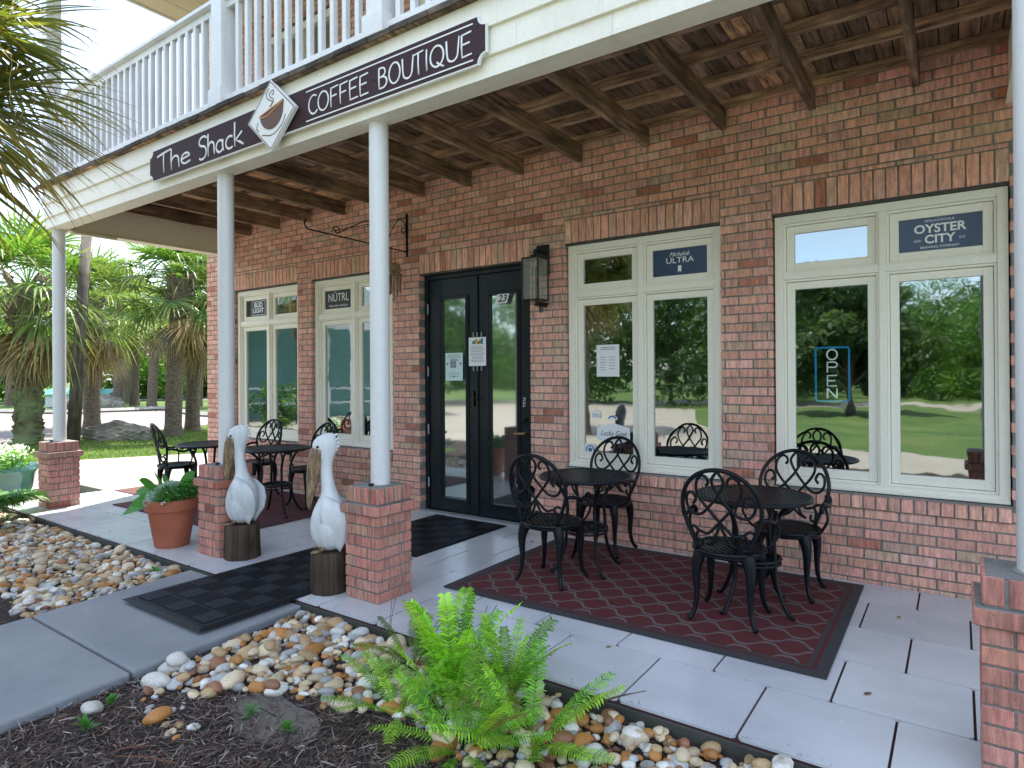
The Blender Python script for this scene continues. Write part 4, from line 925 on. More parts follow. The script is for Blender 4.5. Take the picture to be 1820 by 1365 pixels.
GR = [(.05, .12, .02), (.07, .16, .025), (.10, .20, .03), (.035, .085, .02), (.14, .25, .04)]
GRD = [(.025, .06, .015), (.04, .09, .02), (.06, .12, .025)]
def tree(x, y, h, rad, label, n=9000, cols=GR, size=.14, name='broadleaf_tree', lumps=14, z0=-.13, trunkr=.16, low=.35, group=None, tall=1.0):
    t = thing(name, label, 'tree', (x, y, z0), 0, group)
    q = MB(); top = h*.72; pth = smoothpath([(0, 0, 0), (random.uniform(-.1, .1), 0, h*.25), (random.uniform(-.2, .2), random.uniform(-.2, .2), top)], 5); q.tube(pth, list(np.linspace(trunkr, trunkr*.35, len(pth))), 8)
    cs, rs = [], []
    for k in range(lumps):
        an = random.uniform(0, 6.28); zz_ = h*random.uniform(low, .95); rr = rad*random.uniform(.2, .85)*(1-.45*max(0, (zz_/h-.6)/.4)); c_ = (rr*math.cos(an), rr*math.sin(an), zz_)
        cs.append(c_); s_ = rad*random.uniform(.28, .5); rs.append((s_, s_, s_*.75*tall))
        if k % 2 == 0: q.tube(smoothpath([(0, 0, zz_*.6), (c_[0]*.5, c_[1]*.5, zz_*.85), c_], 3), [trunkr*.4]*3+[trunkr*.25]*3+[trunkr*.1], 6)
    q.build('trunk', 'bark', t, smooth=True)
    V, c_ = leafcloud(cs, rs, n, size, cols); quads('crown', V, c_, 'leaf', t); return t
def fan_frond(base, d, plen, flen, n=24, spread=105, w=.035, droop=.5, col=(.08, .16, .03), tip=(.25, .22, .08), out=None, segs=4, fold=.25):
    """returns quads (m,4,3), cols ; petiole + costapalmate fan"""
    base = np.array(base, float); d = nrm(np.array(d, float)); up = np.array([0, 0, 1.]); s_ = np.cross(d, up)
    if np.linalg.norm(s_) < .1: s_ = np.array([1., 0, 0])
    s_ = nrm(s_); nn = np.cross(s_, d)
    Q, K = [], []
    hub = base+d*plen+up*(-.15*plen*plen)
    for a0, a1 in ((0, .5), (.5, 1)):
        p0 = base+d*plen*a0-up*.15*(plen*a0)**2; p1 = base+d*plen*a1-up*.15*(plen*a1)**2; Q.append([p0-s_*.012, p0+s_*.012, p1+s_*.010, p1-s_*.010]); K.append(tuple(c*1.3 for c in col))
        Q.append([p0-nn*.012, p0+nn*.012, p1+nn*.010, p1-nn*.010]); K.append(tuple(c*1.1 for c in col))
    for i in range(n):
        a_ = R(-spread+2*spread*i/(n-1)+random.uniform(-2, 2)); bd = d*math.cos(a_)+s_*math.sin(a_)+nn*(fold*abs(math.sin(a_))); bd = nrm(bd)
        L_ = flen*(.72+.28*math.cos(a_*.8))*random.uniform(.9, 1.08); sd = np.cross(bd, nn); sd = nrm(sd); k = random.uniform(.7, 1.3)
        kink = random.uniform(.3, 1.2)*droop
        prev = hub; pw = w*.25; cprev = None
        for s2 in range(segs):
            f = (s2+1)/segs; pos = hub+bd*L_*f*(1-.18*kink*f)-up*(L_*kink*f**2.4)
            ww = w*(.25+1.1*f if f < .45 else max(.0, 1.15*(1-(f-.45)/.55)))*.62+.0015
            c_ = tuple((col[j]*(1-f**3)+tip[j]*f**3)*k for j in range(3))
            Q.append([prev-sd*pw, prev+sd*pw, pos+sd*ww, pos-sd*ww]); K.append(c_); prev = pos; pw = ww
    return Q, K
def palm(x, y, h, tr, label, nf=26, fl=1.0, pl=1.1, lean=(0, 0), z0=-.12, mossy=False, boots=True, skirt=8, seed=1, n=22, segs=4, group=None, w=.05, els=(-35, 75), cola=(.07, .15, .025)):
    random.seed(seed); t = thing('palm_tree', label, 'palm tree', (x, y, z0), 0, group)
    q = MB(); N = 14; pth = [(lean[0]*(i/N)**1.5, lean[1]*(i/N)**1.5, h*i/N) for i in range(N+1)]
    rad = [tr*(1.18 if i == 0 else 1.0)*random.uniform(.97, 1.03) for i in range(N+1)]
    q.tube(pth, rad, 12); top = Vector(pth[-1])
    if mossy:
        for k in range(220):
            zz_ = random.uniform(.05, h*.98); an = random.uniform(0, 6.28); f = zz_/h; c_ = Vector((lean[0]*f**1.5+math.cos(an)*tr, lean[1]*f**1.5+math.sin(an)*tr, zz_)); q.xbox(Matrix.Translation(c_) @ Matrix.Rotation(an, 4, 'Z') @ Matrix.Rotation(R(25), 4, 'Y'), .03, .05, .05, G(random.uniform(.6, 1.3)))
    q.build('trunk', 'mossy trunk' if mossy else 'palm trunk', t, smooth=False)
    if boots:
        q = MB()
        for k in range(70):
            zz_ = random.uniform(-1.1, .15); an = k*2.4; f = 1+.35*math.sin((zz_+1.1)*2.2); o_ = tr*(1.0*f); c_ = top+Vector((math.cos(an)*o_, math.sin(an)*o_, zz_))
            e = c_+Vector((math.cos(an+.35)*.16, math.sin(an+.35)*.16, .20)); q.tube([c_, (c_+e)/2, e], [.05, .035, .014], 4, G(random.uniform(.8, 1.6)))
        q.build('leaf_bases', 'palm trunk', t)
    Q, K = [], []
    for k in range(nf):
        an = k*2.4+random.uniform(-.2, .2); el = R(els[0]+(els[1]-els[0])*(k+.5)/nf+random.uniform(-8, 8)); d = (math.cos(an)*math.cos(el), math.sin(an)*math.cos(el), math.sin(el))
        cc = random.uniform(.75, 1.35); col = tuple(c_*cc for c_ in cola)
        a_, b_ = fan_frond(top, d, pl*random.uniform(.8, 1.1), fl*random.uniform(.85, 1.15), n, 115, w, random.uniform(.3, .9), col, segs=segs, tip=(.22, .24, .07)); Q += a_; K += b_
    quads('crown', np.array(Q), np.array(K), 'leaf', t)
    if skirt:
        Q, K = [], []
        for k in range(skirt):
            an = k*2.4; el = R(random.uniform(-80, -50)); d = (math.cos(an)*math.cos(el), math.sin(an)*math.cos(el), math.sin(el)); kk = random.uniform(.6, 1.2)
            a_, b_ = fan_frond(top-Vector((0, 0, .25)), d, pl*.7, fl*.95, n, 75, w*.8, .25, (.22*kk, .15*kk, .075*kk), tip=(.3, .22, .12), segs=segs, fold=-.1); Q += a_; K += b_
        quads('dead_skirt', np.array(Q), np.array(K), 'leaf', t)
    return t
# ---- palms on the lawn
palm(-17.7, .78, 3.7, .27, 'stout palm with green mossy trunk at the far left of the lawn', 36, 1.25, 1.3, (0, 0), mossy=True, skirt=9, seed=3, w=.042, n=28)
palm(-16.9, 3.70, 4.1, .20, 'palm with smooth leaning brown trunk and criss-cross leaf bases on the lawn', 34, 1.15, 1.2, (.15, .15), seed=5, skirt=4, w=.042, n=28)
palm(-17.9, 4.75, 3.6, .19, 'palm with peeling bark standing just left of the brick corner', 30, 1.1, 1.1, (.1, .1), seed=8, skirt=5, w=.042, n=28)
palm(-21.5, 3.6, 3.9, .22, 'broad green palm behind the leaning wooden pole', 34, 1.3, 1.3, (0, 0), seed=11, skirt=9, w=.042, n=28)
far = [(-42.8, 7.9, 5.4, 'thin dark far palm trunk left of the mossy palm'), (-36.6, 9.8, 5.0, 'far palm just left of the teal roofed shed end'), (-35.0, 10.1, 5.2, 'far palm in front of the right end of the teal shed'), (-35.9, 11.3, 5.4, 'far palm with slightly leaning trunk right of the shed'),
       (-33.2, 10.9, 4.8, 'far palm with ragged leaf bases in the middle of the grass island'), (-32.0, 12.6, 5.6, 'far leaning palm at the right of the grass island'), (-39.5, 12.5, 6.0, 'tallest far palm behind the shed')]
for i, (x, y, h, lb) in enumerate(far): palm(x, y, h, .22, lb, 22, 1.3, 1.3, (random.uniform(.0, .6), random.uniform(-.3, .5)), seed=20+i, n=14, segs=3, w=.09, boots=False, skirt=6, group='palms on the far grass island')
# big near palm whose fronds hang into the top left; trunk is out of frame
random.seed(41)
t = thing('palm_tree', 'near palm whose long drooping fronds fill the top left corner', 'palm tree', (-4.98, -4.12, -.12))
q = MB(); q.tube(smoothpath([(-.75, -.1, 0), (-.45, -.06, 1.8), (0, 0, 3.45)], 6), .13, 14, (1, 1, 1)); q.build('trunk', 'palm trunk', t)
Q, K = [], []
for k in range(52):
    an = k*2.4; el = R(-40+105*(k+.5)/46+random.uniform(-8, 8)); d = (math.cos(an)*math.cos(el), math.sin(an)*math.cos(el), math.sin(el)); cc = random.uniform(.8, 1.3)
    a_, b_ = fan_frond((0, 0, 3.45), d, random.uniform(.45, .75), random.uniform(.75, .98), 36, 120, .026, random.uniform(.15, .6), (.11*cc, .15*cc, .022*cc), tip=(.32, .22, .05), segs=6); Q += a_; K += b_
quads('crown', np.array(Q), np.array(K), 'leaf', t)
q = MB()
for k in range(46):
    an = random.uniform(0, 6.28); r_ = random.uniform(.3, 1.1); p = Vector((math.cos(an)*r_, math.sin(an)*r_, 3.4+random.uniform(-.3, .5))); pts2 = [p]
    dr_ = Vector((random.uniform(-1, 1), random.uniform(-1, 1), -.5)); 
    for s2 in range(10): dr_ = (dr_+Vector((random.uniform(-.7, .7), random.uniform(-.7, .7), random.uniform(-.6, .2)))).normalized(); p = p+dr_*.045; pts2.append(p)
    q.tube(smoothpath(pts2, 3), .0018, 4, (.55, .45, .28))
q.build('leaf_threads', 'leaf', t)
# wooden pole
t = MB(); t.tube([(-16.45, 1.22, -.1), (-16.3, 1.5, 5.3)], [.14, .10], 14); o = t.build('wooden_pole', 'pole wood', smooth=True); tag(o, 'smooth dark wooden pole leaning slightly behind the far left column', 'pole')

# ---- far woods and shrubs
def hedge(name, label, pts3, n, size, cols, kind='stuff', cat='woodland'):
    cs = [(p[0], p[1], p[2]) for p in pts3]; rs = [(p[3], p[3], p[3]*.85) for p in pts3]; V, c_ = leafcloud(cs, rs, n, size, cols, hollow=.6); o = quads(name, V, c_, 'leaf'); tag(o, label, cat, None, kind); return o
random.seed(77)
pp = []
for k in range(240):
    f = random.random(); x = -75+f*53; y = -20+f*50+random.uniform(-3, 5)+ (6 if f > .5 else 0); pp.append((x-3, y+6, random.uniform(.3, 7.0)*(1 if random.random() < .75 else .5), random.uniform(1.2, 2.6)))
hedge('far_woods', 'dense sunlit green woodland closing the view beyond the lot', pp, 90000, .26, [(.06, .15, .02), (.10, .22, .03), (.15, .28, .045), (.22, .34, .06), (.04, .09, .02)])
for i, (x, y, h, lb) in enumerate(((-28, 17, 4.5, 'bright green bushy tree beyond the leaning lawn palms'), (-33, 19, 5.5, 'yellow green tree right of the far palms'), (-46, 10, 5.0, 'dark green round tree behind the mossy palm'), (-44, 17, 6.5, 'tall green tree behind the teal shed'), (-24, 15.5, 4.2, 'light green shrubby tree next to the brick corner'))):
    tree(x, y, h, h*.5, lb, 7000, [(.10, .22, .03), (.15, .30, .045), (.22, .36, .06), (.06, .13, .02)], .17, low=.15)
pp = [(random.uniform(-60, 40), random.uniform(-54, -46), random.uniform(.3, 6.5), random.uniform(1.5, 3)) for k in range(150)]
hedge('front_woods', 'green woodland far across the front road', pp, 60000, .28, [(.04, .09, .02), (.06, .13, .025), (.09, .18, .03)])
# shed with teal roof
t = thing('shed', 'low pale shed with teal metal roof beyond the parking lot', 'shed', (-37.3, 9.4, -.12), R(28), sc=.5)
q = MB(); q.box(-3.6, 3.6, -.8, .8, 0, 1.35)
for k in range(24): q.box(-3.6+k*.3, -3.6+k*.3+.05, -.83, -.80, 0, 1.35)
q.build('wall', 'shed wall', t)
q = MB(); q.add([(-3.9, -1.2, 1.32), (3.9, -1.2, 1.32), (3.9, 0, 1.85), (-3.9, 0, 1.85), (-3.9, 1.2, 1.32), (3.9, 1.2, 1.32), (-3.9, -1.2, 1.26), (3.9, -1.2, 1.26), (3.9, 1.2, 1.26), (-3.9, 1.2, 1.26)], [(0, 1, 2, 3), (3, 2, 5, 4), (6, 7, 1, 0), (0, 3, 4, 9, 6), (1, 7, 8, 5, 2)]); q.build('roof', 'roof teal', t)
# boulders
def boulder(x, y, z, sx, sy, sz, label, seed, rz=0, spikes=False):
    r2 = np.random.default_rng(seed); import bmesh
    bm = bmesh.new(); bmesh.ops.create_icosphere(bm, subdivisions=4, radius=1); ph = r2.uniform(0, 6, (6, 3)); fr = r2.uniform(1.5, 6, (6, 3))
    for v in bm.verts:
        n_ = sum(math.sin(v.co.x*fr[i][0]+ph[i][0])*math.sin(v.co.y*fr[i][1]+ph[i][1])*math.sin(v.co.z*fr[i][2]+ph[i][2])/(i+1) for i in range(6))
        v.co *= 1+.22*n_+.10*math.sin(v.co.x*13+v.co.z*9)*math.sin(v.co.y*11+v.co.z*14)+r2.uniform(-.05, .05)
        v.co.x *= sx; v.co.y *= sy; v.co.z = max(v.co.z, -.3)*sz
    me = bpy.data.meshes.new('boulder'); bm.to_mesh(me); bm.free(); me.materials.append(M['limestone'])
    o = bpy.data.objects.new('boulder', me); C.objects.link(o); o.location = (x, y, z); o.rotation_euler = (0, 0, rz); tag(o, label, 'boulder'); return o
boulder(-17.1, 2.45, -.08, .78, .36, .36, 'long pitted grey boulder lying on the lawn beside the lot', 5, R(35))
boulder(-34.4, 8.75, -.1, 1.3, .6, .7, 'pale boulder on the far grass island in front of the shed', 9, R(30))
# hand cart by the corner
t = thing('hand_cart', 'dark blue hand cart parked on the grass by the brick corner', 'cart', (-15.9, 4.95, -.1), R(20))
q = MB(); q.box(-.2, .2, -.15, .15, .1, .55); q.build('bin', 'dark metal', t, bevel=.03)
q = MB(); q.tube([(-.17, -.15, .5), (-.17, -.3, 1.25), (.17, -.3, 1.25), (.17, -.15, .5)], .018, 8); q.build('push_handle', 'dark metal', t)
for s_ in (-1, 1): q = MB(); q.tube([(s_*.22, 0, .11), (s_*.26, 0, .11)], .11, 16); q.build('wheel', 'black gloss', t)

# ---- lawn blades (uncountable)
nb = 42000; bx = rng.uniform(-19, -11, nb); by = rng.uniform(-6, 9, nb)
edge = np.where(by < .6, -13.12, np.where(by < 2.5, -12.2+(by-.6)*.526, -11.2)); ok = (bx < edge-.02)&(bx > np.interp(by, [-6, -4.5, .5, 2.6, 5.4, 9], [-25, -21.5, -18.3, -18.4, -19.2, -22]))
bx, by = bx[ok], by[ok]; nb = len(bx); an = rng.uniform(0, 6.28, nb); hh = rng.uniform(.03, .085, nb); wv = np.stack([np.cos(an), np.sin(an), 0*an], 1)*rng.uniform(.006, .012, (nb, 1)); tp_ = np.stack([rng.normal(0, .02, nb), rng.normal(0, .02, nb), hh], 1)
p = np.stack([bx, by, np.full(nb, -.152)], 1); V = np.stack([p-wv, p+wv, p+tp_], 1); cc = np.where(rng.random((nb, 1)) < .3, np.array([[.26, .26, .08]]), np.array([[.13, .23, .035]]))*rng.uniform(.6, 1.3, (nb, 1))
tag(quads('grass', V, cc, 'leaf', None, 3), 'short patchy grass on the lawn between driveway and lot', 'grass', None, 'stuff')

# ---- things seen in the window reflections, across the drive
random.seed(5)
refl = [(-7.5, -29, 6.6, 3.8, GRD, 'dark evergreen across the drive, left of the magnolia'), (-12.5, -27, 9, 4.5, GRD, 'tall dark evergreen where the far road bends'), (-18, -25, 9, 4.2, GR, 'broad green tree behind the front drive bend'), (-3.2, -21, 5.6, 2.3, [(.03, .07, .02), (.05, .10, .025), (.09, .14, .04)], 'glossy round magnolia standing on the front lawn'),
        (2.5, -38, 6, 4.5, GR, 'low green tree right of the magnolia beyond the road'), (-2, -42, 6.5, 5, GR, 'mid green tree straight across the road'), (9, -38, 6.5, 4.5, GR, 'spreading green tree at the right of the front lawn'), (-24, -21, 8, 4, GR, 'green tree beside the teal house'), (-9.5, -38, 8, 5, GRD, 'dark tree behind the evergreens')]
for (x, y, h, r_, cl, lb) in refl: tree(x, y, h, r_, lb, 16000, cl, .13, low=.1, lumps=20)
palm(4.5, -27, 5.5, .2, 'palm on the right side of the front lawn', 26, 1.2, 1.2, seed=31, n=16, segs=3)
palm(-8.0, -9.5, 4.6, .2, 'palm standing at the bend of the front drive', 28, 1.2, 1.2, seed=33, n=18, segs=3)
palm(-17.0, -7.6, 5.0, .2, 'palm on the side lot in front of the teal house', 24, 1.2, 1.2, seed=36, n=14, segs=3)
palm(-20.5, -7.3, 5.5, .22, 'second palm on the side lot, nearer the teal house', 24, 1.2, 1.2, seed=37, n=14, segs=3)
tree(-14.5, -5.0, 1.3, .8, 'low shrub on the side lot', 2500, GR, .05, low=.2, trunkr=.03)
t = thing('house', 'teal house with white trim across the side lot', 'house', (-24, -12.5, -.12), R(35))
q = MB(); q.box(-5, 5, -3, 3, 0, 4.2); q.build('wall', 'teal paint', t)
q = MB(); q.add([(-5.5, -3.5, 4.1), (5.5, -3.5, 4.1), (5.5, 0, 6.3), (-5.5, 0, 6.3), (-5.5, 3.5, 4.1), (5.5, 3.5, 4.1)], [(0, 1, 2, 3), (3, 2, 5, 4), (0, 3, 4), (1, 5, 2)]); q.build('roof', 'shed wall', t)
for k in range(26):
    q = MB() if k == 0 else q; q.box(-5.012, 5.012, -3.012, 3.012, k*.16, k*.16+.012)
q.build('siding_line', 'teal paint', t)  # thin raised siding lines in the same teal as the wall
for wx in (-3.2, 0, 3.2):
    q = MB(); frame(q, wx-.6, wx+.6, 1.0, 3.0, .14, -3.06, -2.99); frame(q, wx-.6, wx+.6, 1.0, 3.0, .14, 2.99, 3.06); o = q.build('window', 'sign white', t)
    q = MB(); q.box(wx-.46, wx+.46, -3.02, -3.004, 1.14, 2.86); q.box(wx-.46, wx+.46, 3.004, 3.02, 1.14, 2.86); q.build('pane', 'interior dark', o)
q = MB()
for wx in np.arange(-6.4, 6.5, 1.6):
    for wy in (-4.3, 4.3): q.box(wx-.11, wx+.11, wy-.11, wy+.11, 0, 3.2)
for wy in np.arange(-4.3, 4.4, 1.72):
    for wx in (-6.4, 6.4): q.box(wx-.11, wx+.11, wy-.11, wy+.11, 0, 3.2)
for z_ in (.55, 1.05): frame(q, -1, 1, 0, .01, .01, 0, .01) if False else q.box(-6.4, 6.4, -4.33, -4.27, z_, z_+.07), q.box(6.37, 6.43, -4.3, 4.3, z_, z_+.07)
q.box(-6.6, 6.6, -4.5, -4.2, 3.2, 3.5); q.box(6.2, 6.6, -4.2, 4.5, 3.2, 3.5); q.build('porch_post', 'sign white', t)
q = MB()
for wx in (-4.95, 4.95):
    for wy in (-2.95, 2.95): q.box(wx-.14, wx+.14, wy-.14, wy+.14, 0, 4.1)
q.build('corner_trim', 'sign white', t)

# ================================================================= POTS
def leafblade(Q, K, base, d, L_, w, col, curl=.5, segs=5, side=None):
    base = np.array(base, float); d = nrm(np.array(d, float)); up = np.array([0, 0, 1.]); s_ = side if side is not None else nrm(np.cross(d, up)+1e-6); prev = base; pw = w*.15
    for i in range(segs):
        f = (i+1)/segs; pos = base+d*L_*f-up*curl*L_*f*f*.6; ww = w*math.sin(math.pi*min(.98, f*.93+.05))**.8+.001
        if i == segs-1: ww = .001
        Q.append([prev-s_*pw, prev+s_*pw, pos+s_*ww, pos-s_*ww]); K.append(tuple(c*(1+.15*random.uniform(-1, 1)) for c in col)); prev = pos; pw = ww
t = thing('terracotta_pot', 'terracotta pot planted with broad leaves, silver foliage and small white blooms', 'plant pot', (-5.42, -2.13, .0), R(0), sc=.98)
q = MB(); q.lathe([(.13, 0), (.135, .005), (.185, .31), (.205, .315), (.215, .40), (.20, .405), (.195, .36), (.05, .355)], 0, 0, 40); q.build('pot', 'terracotta', t, smooth=True, auto=40)
Q, K = [], []
for (an, el, L_, w) in ((200, 25, .30, .055), (235, 55, .28, .06), (160, 50, .30, .055), (215, -5, .32, .05), (190, 65, .30, .06), (250, 10, .22, .05), (20, 55, .28, .04), (330, 50, .25, .04), (90, 60, .30, .05)):
    a_ = R(an); e_ = R(el); leafblade(Q, K, (math.cos(a_)*.05-.03, math.sin(a_)*.05, .40), (math.cos(a_)*math.cos(e_), math.sin(a_)*math.cos(e_), math.sin(e_)), L_*1.15, w*1.25, (.07, .26, .04), .5, 7, side=nrm(np.array([-math.sin(a_)*.6, math.cos(a_)*.6, random.choice((-1, 1))*.8])))
quads('broad_leaves', np.array(Q), np.array(K), 'leaf', t)
V, c_ = leafcloud([(.0, -.06, .46), (.05, -.03, .50), (-.04, -.1, .43), (.0, -.15, .40)], [(.08, .08, .07)]*4, 1500, .017, [(.35, .45, .45), (.45, .55, .55), (.26, .36, .36)], hollow=.2); quads('silver_foliage', V, c_, 'petal', t)
V, c_ = leafcloud([(.14, .0, .45), (.11, -.1, .44), (.16, .07, .48)], [(.09, .09, .09)]*3, 900, .02, [(.06, .20, .03), (.09, .28, .04)], hollow=.2); quads('green_foliage', V, c_, 'leaf', t)
V, c_ = leafcloud([(.12, -.12, .43)], [(.09, .07, .09)], 26, .017, [(.8, .8, .8)]); quads('blooms', V, c_, 'petal', t)
t = thing('glazed_pot', 'wide green and blue glazed pot with white flowers behind the far left pier', 'plant pot', (-9.15, -2.35, -.12))
q = MB(); q.lathe([(.22, 0), (.34, .06), (.43, .25), (.46, .42), (.50, .47), (.49, .50), (.44, .48), (.1, .46)], 0, 0, 40); q.build('pot', 'glazed blue', t, smooth=True, auto=50)
V, c_ = leafcloud([(.25*math.cos(k), .25*math.sin(k), .58) for k in range(6)]+[(0, 0, .62)], [(.17, .17, .13)]*7, 1800, .028, [(.10, .25, .04), (.16, .32, .07)], hollow=.2); quads('foliage', V, c_, 'leaf', t)
V, c_ = leafcloud([(.28*math.cos(k), .28*math.sin(k), .66) for k in range(6)]+[(0, 0, .72)], [(.17, .17, .09)]*7, 900, .024, [(.8, .8, .8), (.75, .78, .8)], hollow=.4); quads('blooms', V, c_, 'petal', t)

# ================================================================= FERNS
def fern(x, y, label, nf=12, L_=(.32, .5), seed=0, cols=((.25, .50, .04), (.34, .58, .055), (.17, .40, .035)), el=(35, 80), name='fern', z=-.06, w=.048, pin=26, lab2='fern', az=None):
    random.seed(seed); Q, K = [], []; t = thing(name, label, lab2, (x, y, z), 0, 'ferns by the patio edge' if name == 'fern' else None); q = MB()
    for k in range(nf):
        an = (k*2.4+random.uniform(-.3, .3)) if az is None else R(random.uniform(*az)); e = R(random.uniform(*el)); LL = random.uniform(*L_); col = random.choice(cols); b0 = np.array([math.cos(an)*.03, math.sin(an)*.03, 0.])
        d = np.array([math.cos(an)*math.cos(e), math.sin(an)*math.cos(e), math.sin(e)]); pts_ = []; bend = random.uniform(.15, .6)
        tw = random.uniform(-.6, .6); fk = random.uniform(.5, 1.15)
        if random.random() < .05 and name == 'fern': col = random.choice([(.34, .24, .06), (.30, .34, .06), (.24, .13, .06)])
        for i in range(13):
            f = i/12; pts_.append(b0+d*LL*f+np.array([math.cos(an), math.sin(an), 0])*LL*bend*.35*f*f-np.array([0, 0, 1.])*LL*bend*.55*f**2.2)
        q.tube([tuple(p_) for p_ in pts_], list(np.linspace(.0024, .0008, 13)), 4, tuple(c*.7 for c in col))
        P_ = np.array(pts_); s0 = nrm(np.cross(d, [0, 0, 1.])); 
        for i in range(pin):
            f = .14+.86*i/pin; ii = f*12; i0 = min(11, int(ii)); pos = P_[i0]+(P_[i0+1]-P_[i0])*(ii-i0); tg = nrm(P_[i0+1]-P_[i0]); nn = nrm(np.cross(s0, tg)); sd = nrm(s0+nn*tw*.5)
            pl = w*random.uniform(.8, 1.1)*LL/.4*math.sin(math.pi*min(1, (f-.06)*.95))**.65*random.uniform(.85, 1.12)+.004; ww = .0048*LL/.4
            kk = random.uniform(.65, 1.35)*(1+.3*f)*fk
            for s_ in (-1, 1):
                pd = nrm(sd*s_+tg*.55+nn*.15); dn = np.array([0, 0, -1.])*pl*random.uniform(.1, .5); wv = tg*ww; m1 = pos+pd*pl*.5; e1 = pos+pd*pl+dn
                c_ = tuple(q_*kk for q_ in col); Q.append([pos-wv*.6, pos+wv*.6, m1+wv, m1-wv]); K.append(c_); Q.append([m1-wv, m1+wv, e1+wv*.15, e1-wv*.15]); K.append(c_)
    q.build('stems', 'fern leaf', t); quads('fronds', np.array(Q), np.array(K), 'fern leaf', t); return t
FERN_SPOTS = []
fern(-1.60, -2.93, 'bright green fern spreading low at the bottom edge of the picture', 18, (.30, .42), 1, el=(15, 65))
fern(-1.92, -2.62, 'tall upright bright fern rising in front of the rug corner', 13, (.44, .62), 2, el=(66, 88))
fern(-1.70, -2.50, 'upright fern with a fanned top leaning right over the white tiles', 14, (.36, .52), 3, el=(50, 82))
fern(-1.40, -2.76, 'fern with arching fronds reaching right over the gravel', 18, (.34, .46), 4, el=(20, 60))
fern(-2.0, -2.88, 'fern with low fronds reaching left over the mulch', 12, (.28, .40), 5, el=(20, 65))
fern(-2.28, -2.52, 'thin olive fern nearest the brick pier with the gravel showing through', 8, (.26, .38), 6, cols=((.12, .22, .03), (.16, .26, .05)), el=(35, 75))
fern(-1.84, -2.74, 'dense fern in the middle of the clump', 14, (.28, .40), 8, el=(35, 80))
fern(-7.98, -3.0, 'stiff feathery cycad arching in from the left edge', 20, (.6, .85), 9, cols=((.05, .16, .025), (.09, .22, .03)), el=(20, 70), name='cycad', w=.13, pin=44, lab2='plant', z=-.06)
for i, (x, y, s_, lb) in enumerate(((-2.50, -3.27, .07, 'small grey green weed in the mulch left of the ferns'), (-2.98, -3.72, .07, 'pointed green weed near the bottom left of the mulch'), (-2.28, -3.25, .05, 'tiny round leaved weed beside the bare sandy patch'), (-4.9, -2.52, .08, 'small weed growing in the gravel beside the terracotta pot'), (-3.12, -3.56, .05, 'weed sprouting behind the loose white stone'))):
    t = thing('weed', lb, 'weed', (x, y, -.062)); Q, K = [], []; random.seed(60+i)
    for k in range(26):
        an = k*2.4; e = R(random.uniform(20, 80)); leafblade(Q, K, (0, 0, random.uniform(0, s_*.6)), (math.cos(an)*math.cos(e), math.sin(an)*math.cos(e), math.sin(e)), s_*random.uniform(.5, 1), .006, (.09, .26, .05) if i != 0 else (.14, .27, .12), .3, 4)
    quads('leaves', np.array(Q), np.array(K), 'fern leaf', t)
# long dry stalks by the ferns
random.seed(3)
for (x, y, dx, dy, h, lb) in ((-1.35, -2.45, .25, .02, .16, 'dry forked stalk leaning right over the patio tiles'), (-1.98, -2.40, .08, .02, .34, 'thin dark bare stem standing between the upright ferns'), (-2.55, -2.42, -.05, .1, .33, 'thin reddish stem with curled tip near the pier')):
    q = MB()
    for s_ in (0, 1): q.tube(smoothpath([(x, y, -.06), (x+dx*.5, y+dy*.5+.02*s_, -.06+h*.6), (x+dx+.03*s_, y+dy+.04*s_, -.06+h)], 5), .002, 4, (.12, .09, .05))
    o = q.build('dry_stalk', 'leaf'); tag(o, lb, 'stalk')

# ================================================================= STONES AND MULCH
import bmesh
def stone_mesh(seed, col, boxy):
    r2 = np.random.default_rng(seed); bm = bmesh.new(); bmesh.ops.create_icosphere(bm, subdivisions=3, radius=1)
    ph = r2.uniform(0, 6, (4, 3)); fr = r2.uniform(1, 2.4, (4, 3)); pl = r2.normal(size=(5, 3)); pl /= np.linalg.norm(pl, axis=1)[:, None]
    for v in bm.verts:
        c_ = np.array(v.co); n_ = sum(math.sin(c_[0]*fr[i][0]+ph[i][0])*math.sin(c_[1]*fr[i][1]+ph[i][1])*math.sin(c_[2]*fr[i][2]+ph[i][2]) for i in range(4)); f = 1+.10*n_
        for k in range(5):
            dt = float(c_@pl[k])
            if dt > boxy: f *= boxy/dt*.35+.65
        v.co *= f
    me = bpy.data.meshes.new('river_stone'); bm.to_mesh(me); bm.free(); me.materials.append(M['stone']); me.polygons.foreach_set('use_smooth', [True]*len(me.polygons))
    at = me.color_attributes.new('Col', 'FLOAT_COLOR', 'CORNER'); cc = np.ones((len(me.loops), 4), np.float32); cc[:, :3] = col; at.data.foreach_set('color', cc.ravel()); return me
SC = {'white': (.66, .65, .60), 'pale grey': (.44, .46, .46), 'cream': (.62, .52, .36), 'tan': (.46, .32, .17), 'orange brown': (.44, .20, .055), 'reddish brown': (.28, .13, .07), 'grey': (.32, .32, .31), 'buff': (.54, .44, .29)}
wts = [.17, .10, .20, .17, .14, .05, .06, .11]
SM = {k: [stone_mesh(i*10+j, np.array(c_)*(.85+.12*j), .62+.1*(j % 3)) for j in range(4)] for i, (k, c_) in enumerate(SC.items())}
rs = np.random.default_rng(12)
stones = []
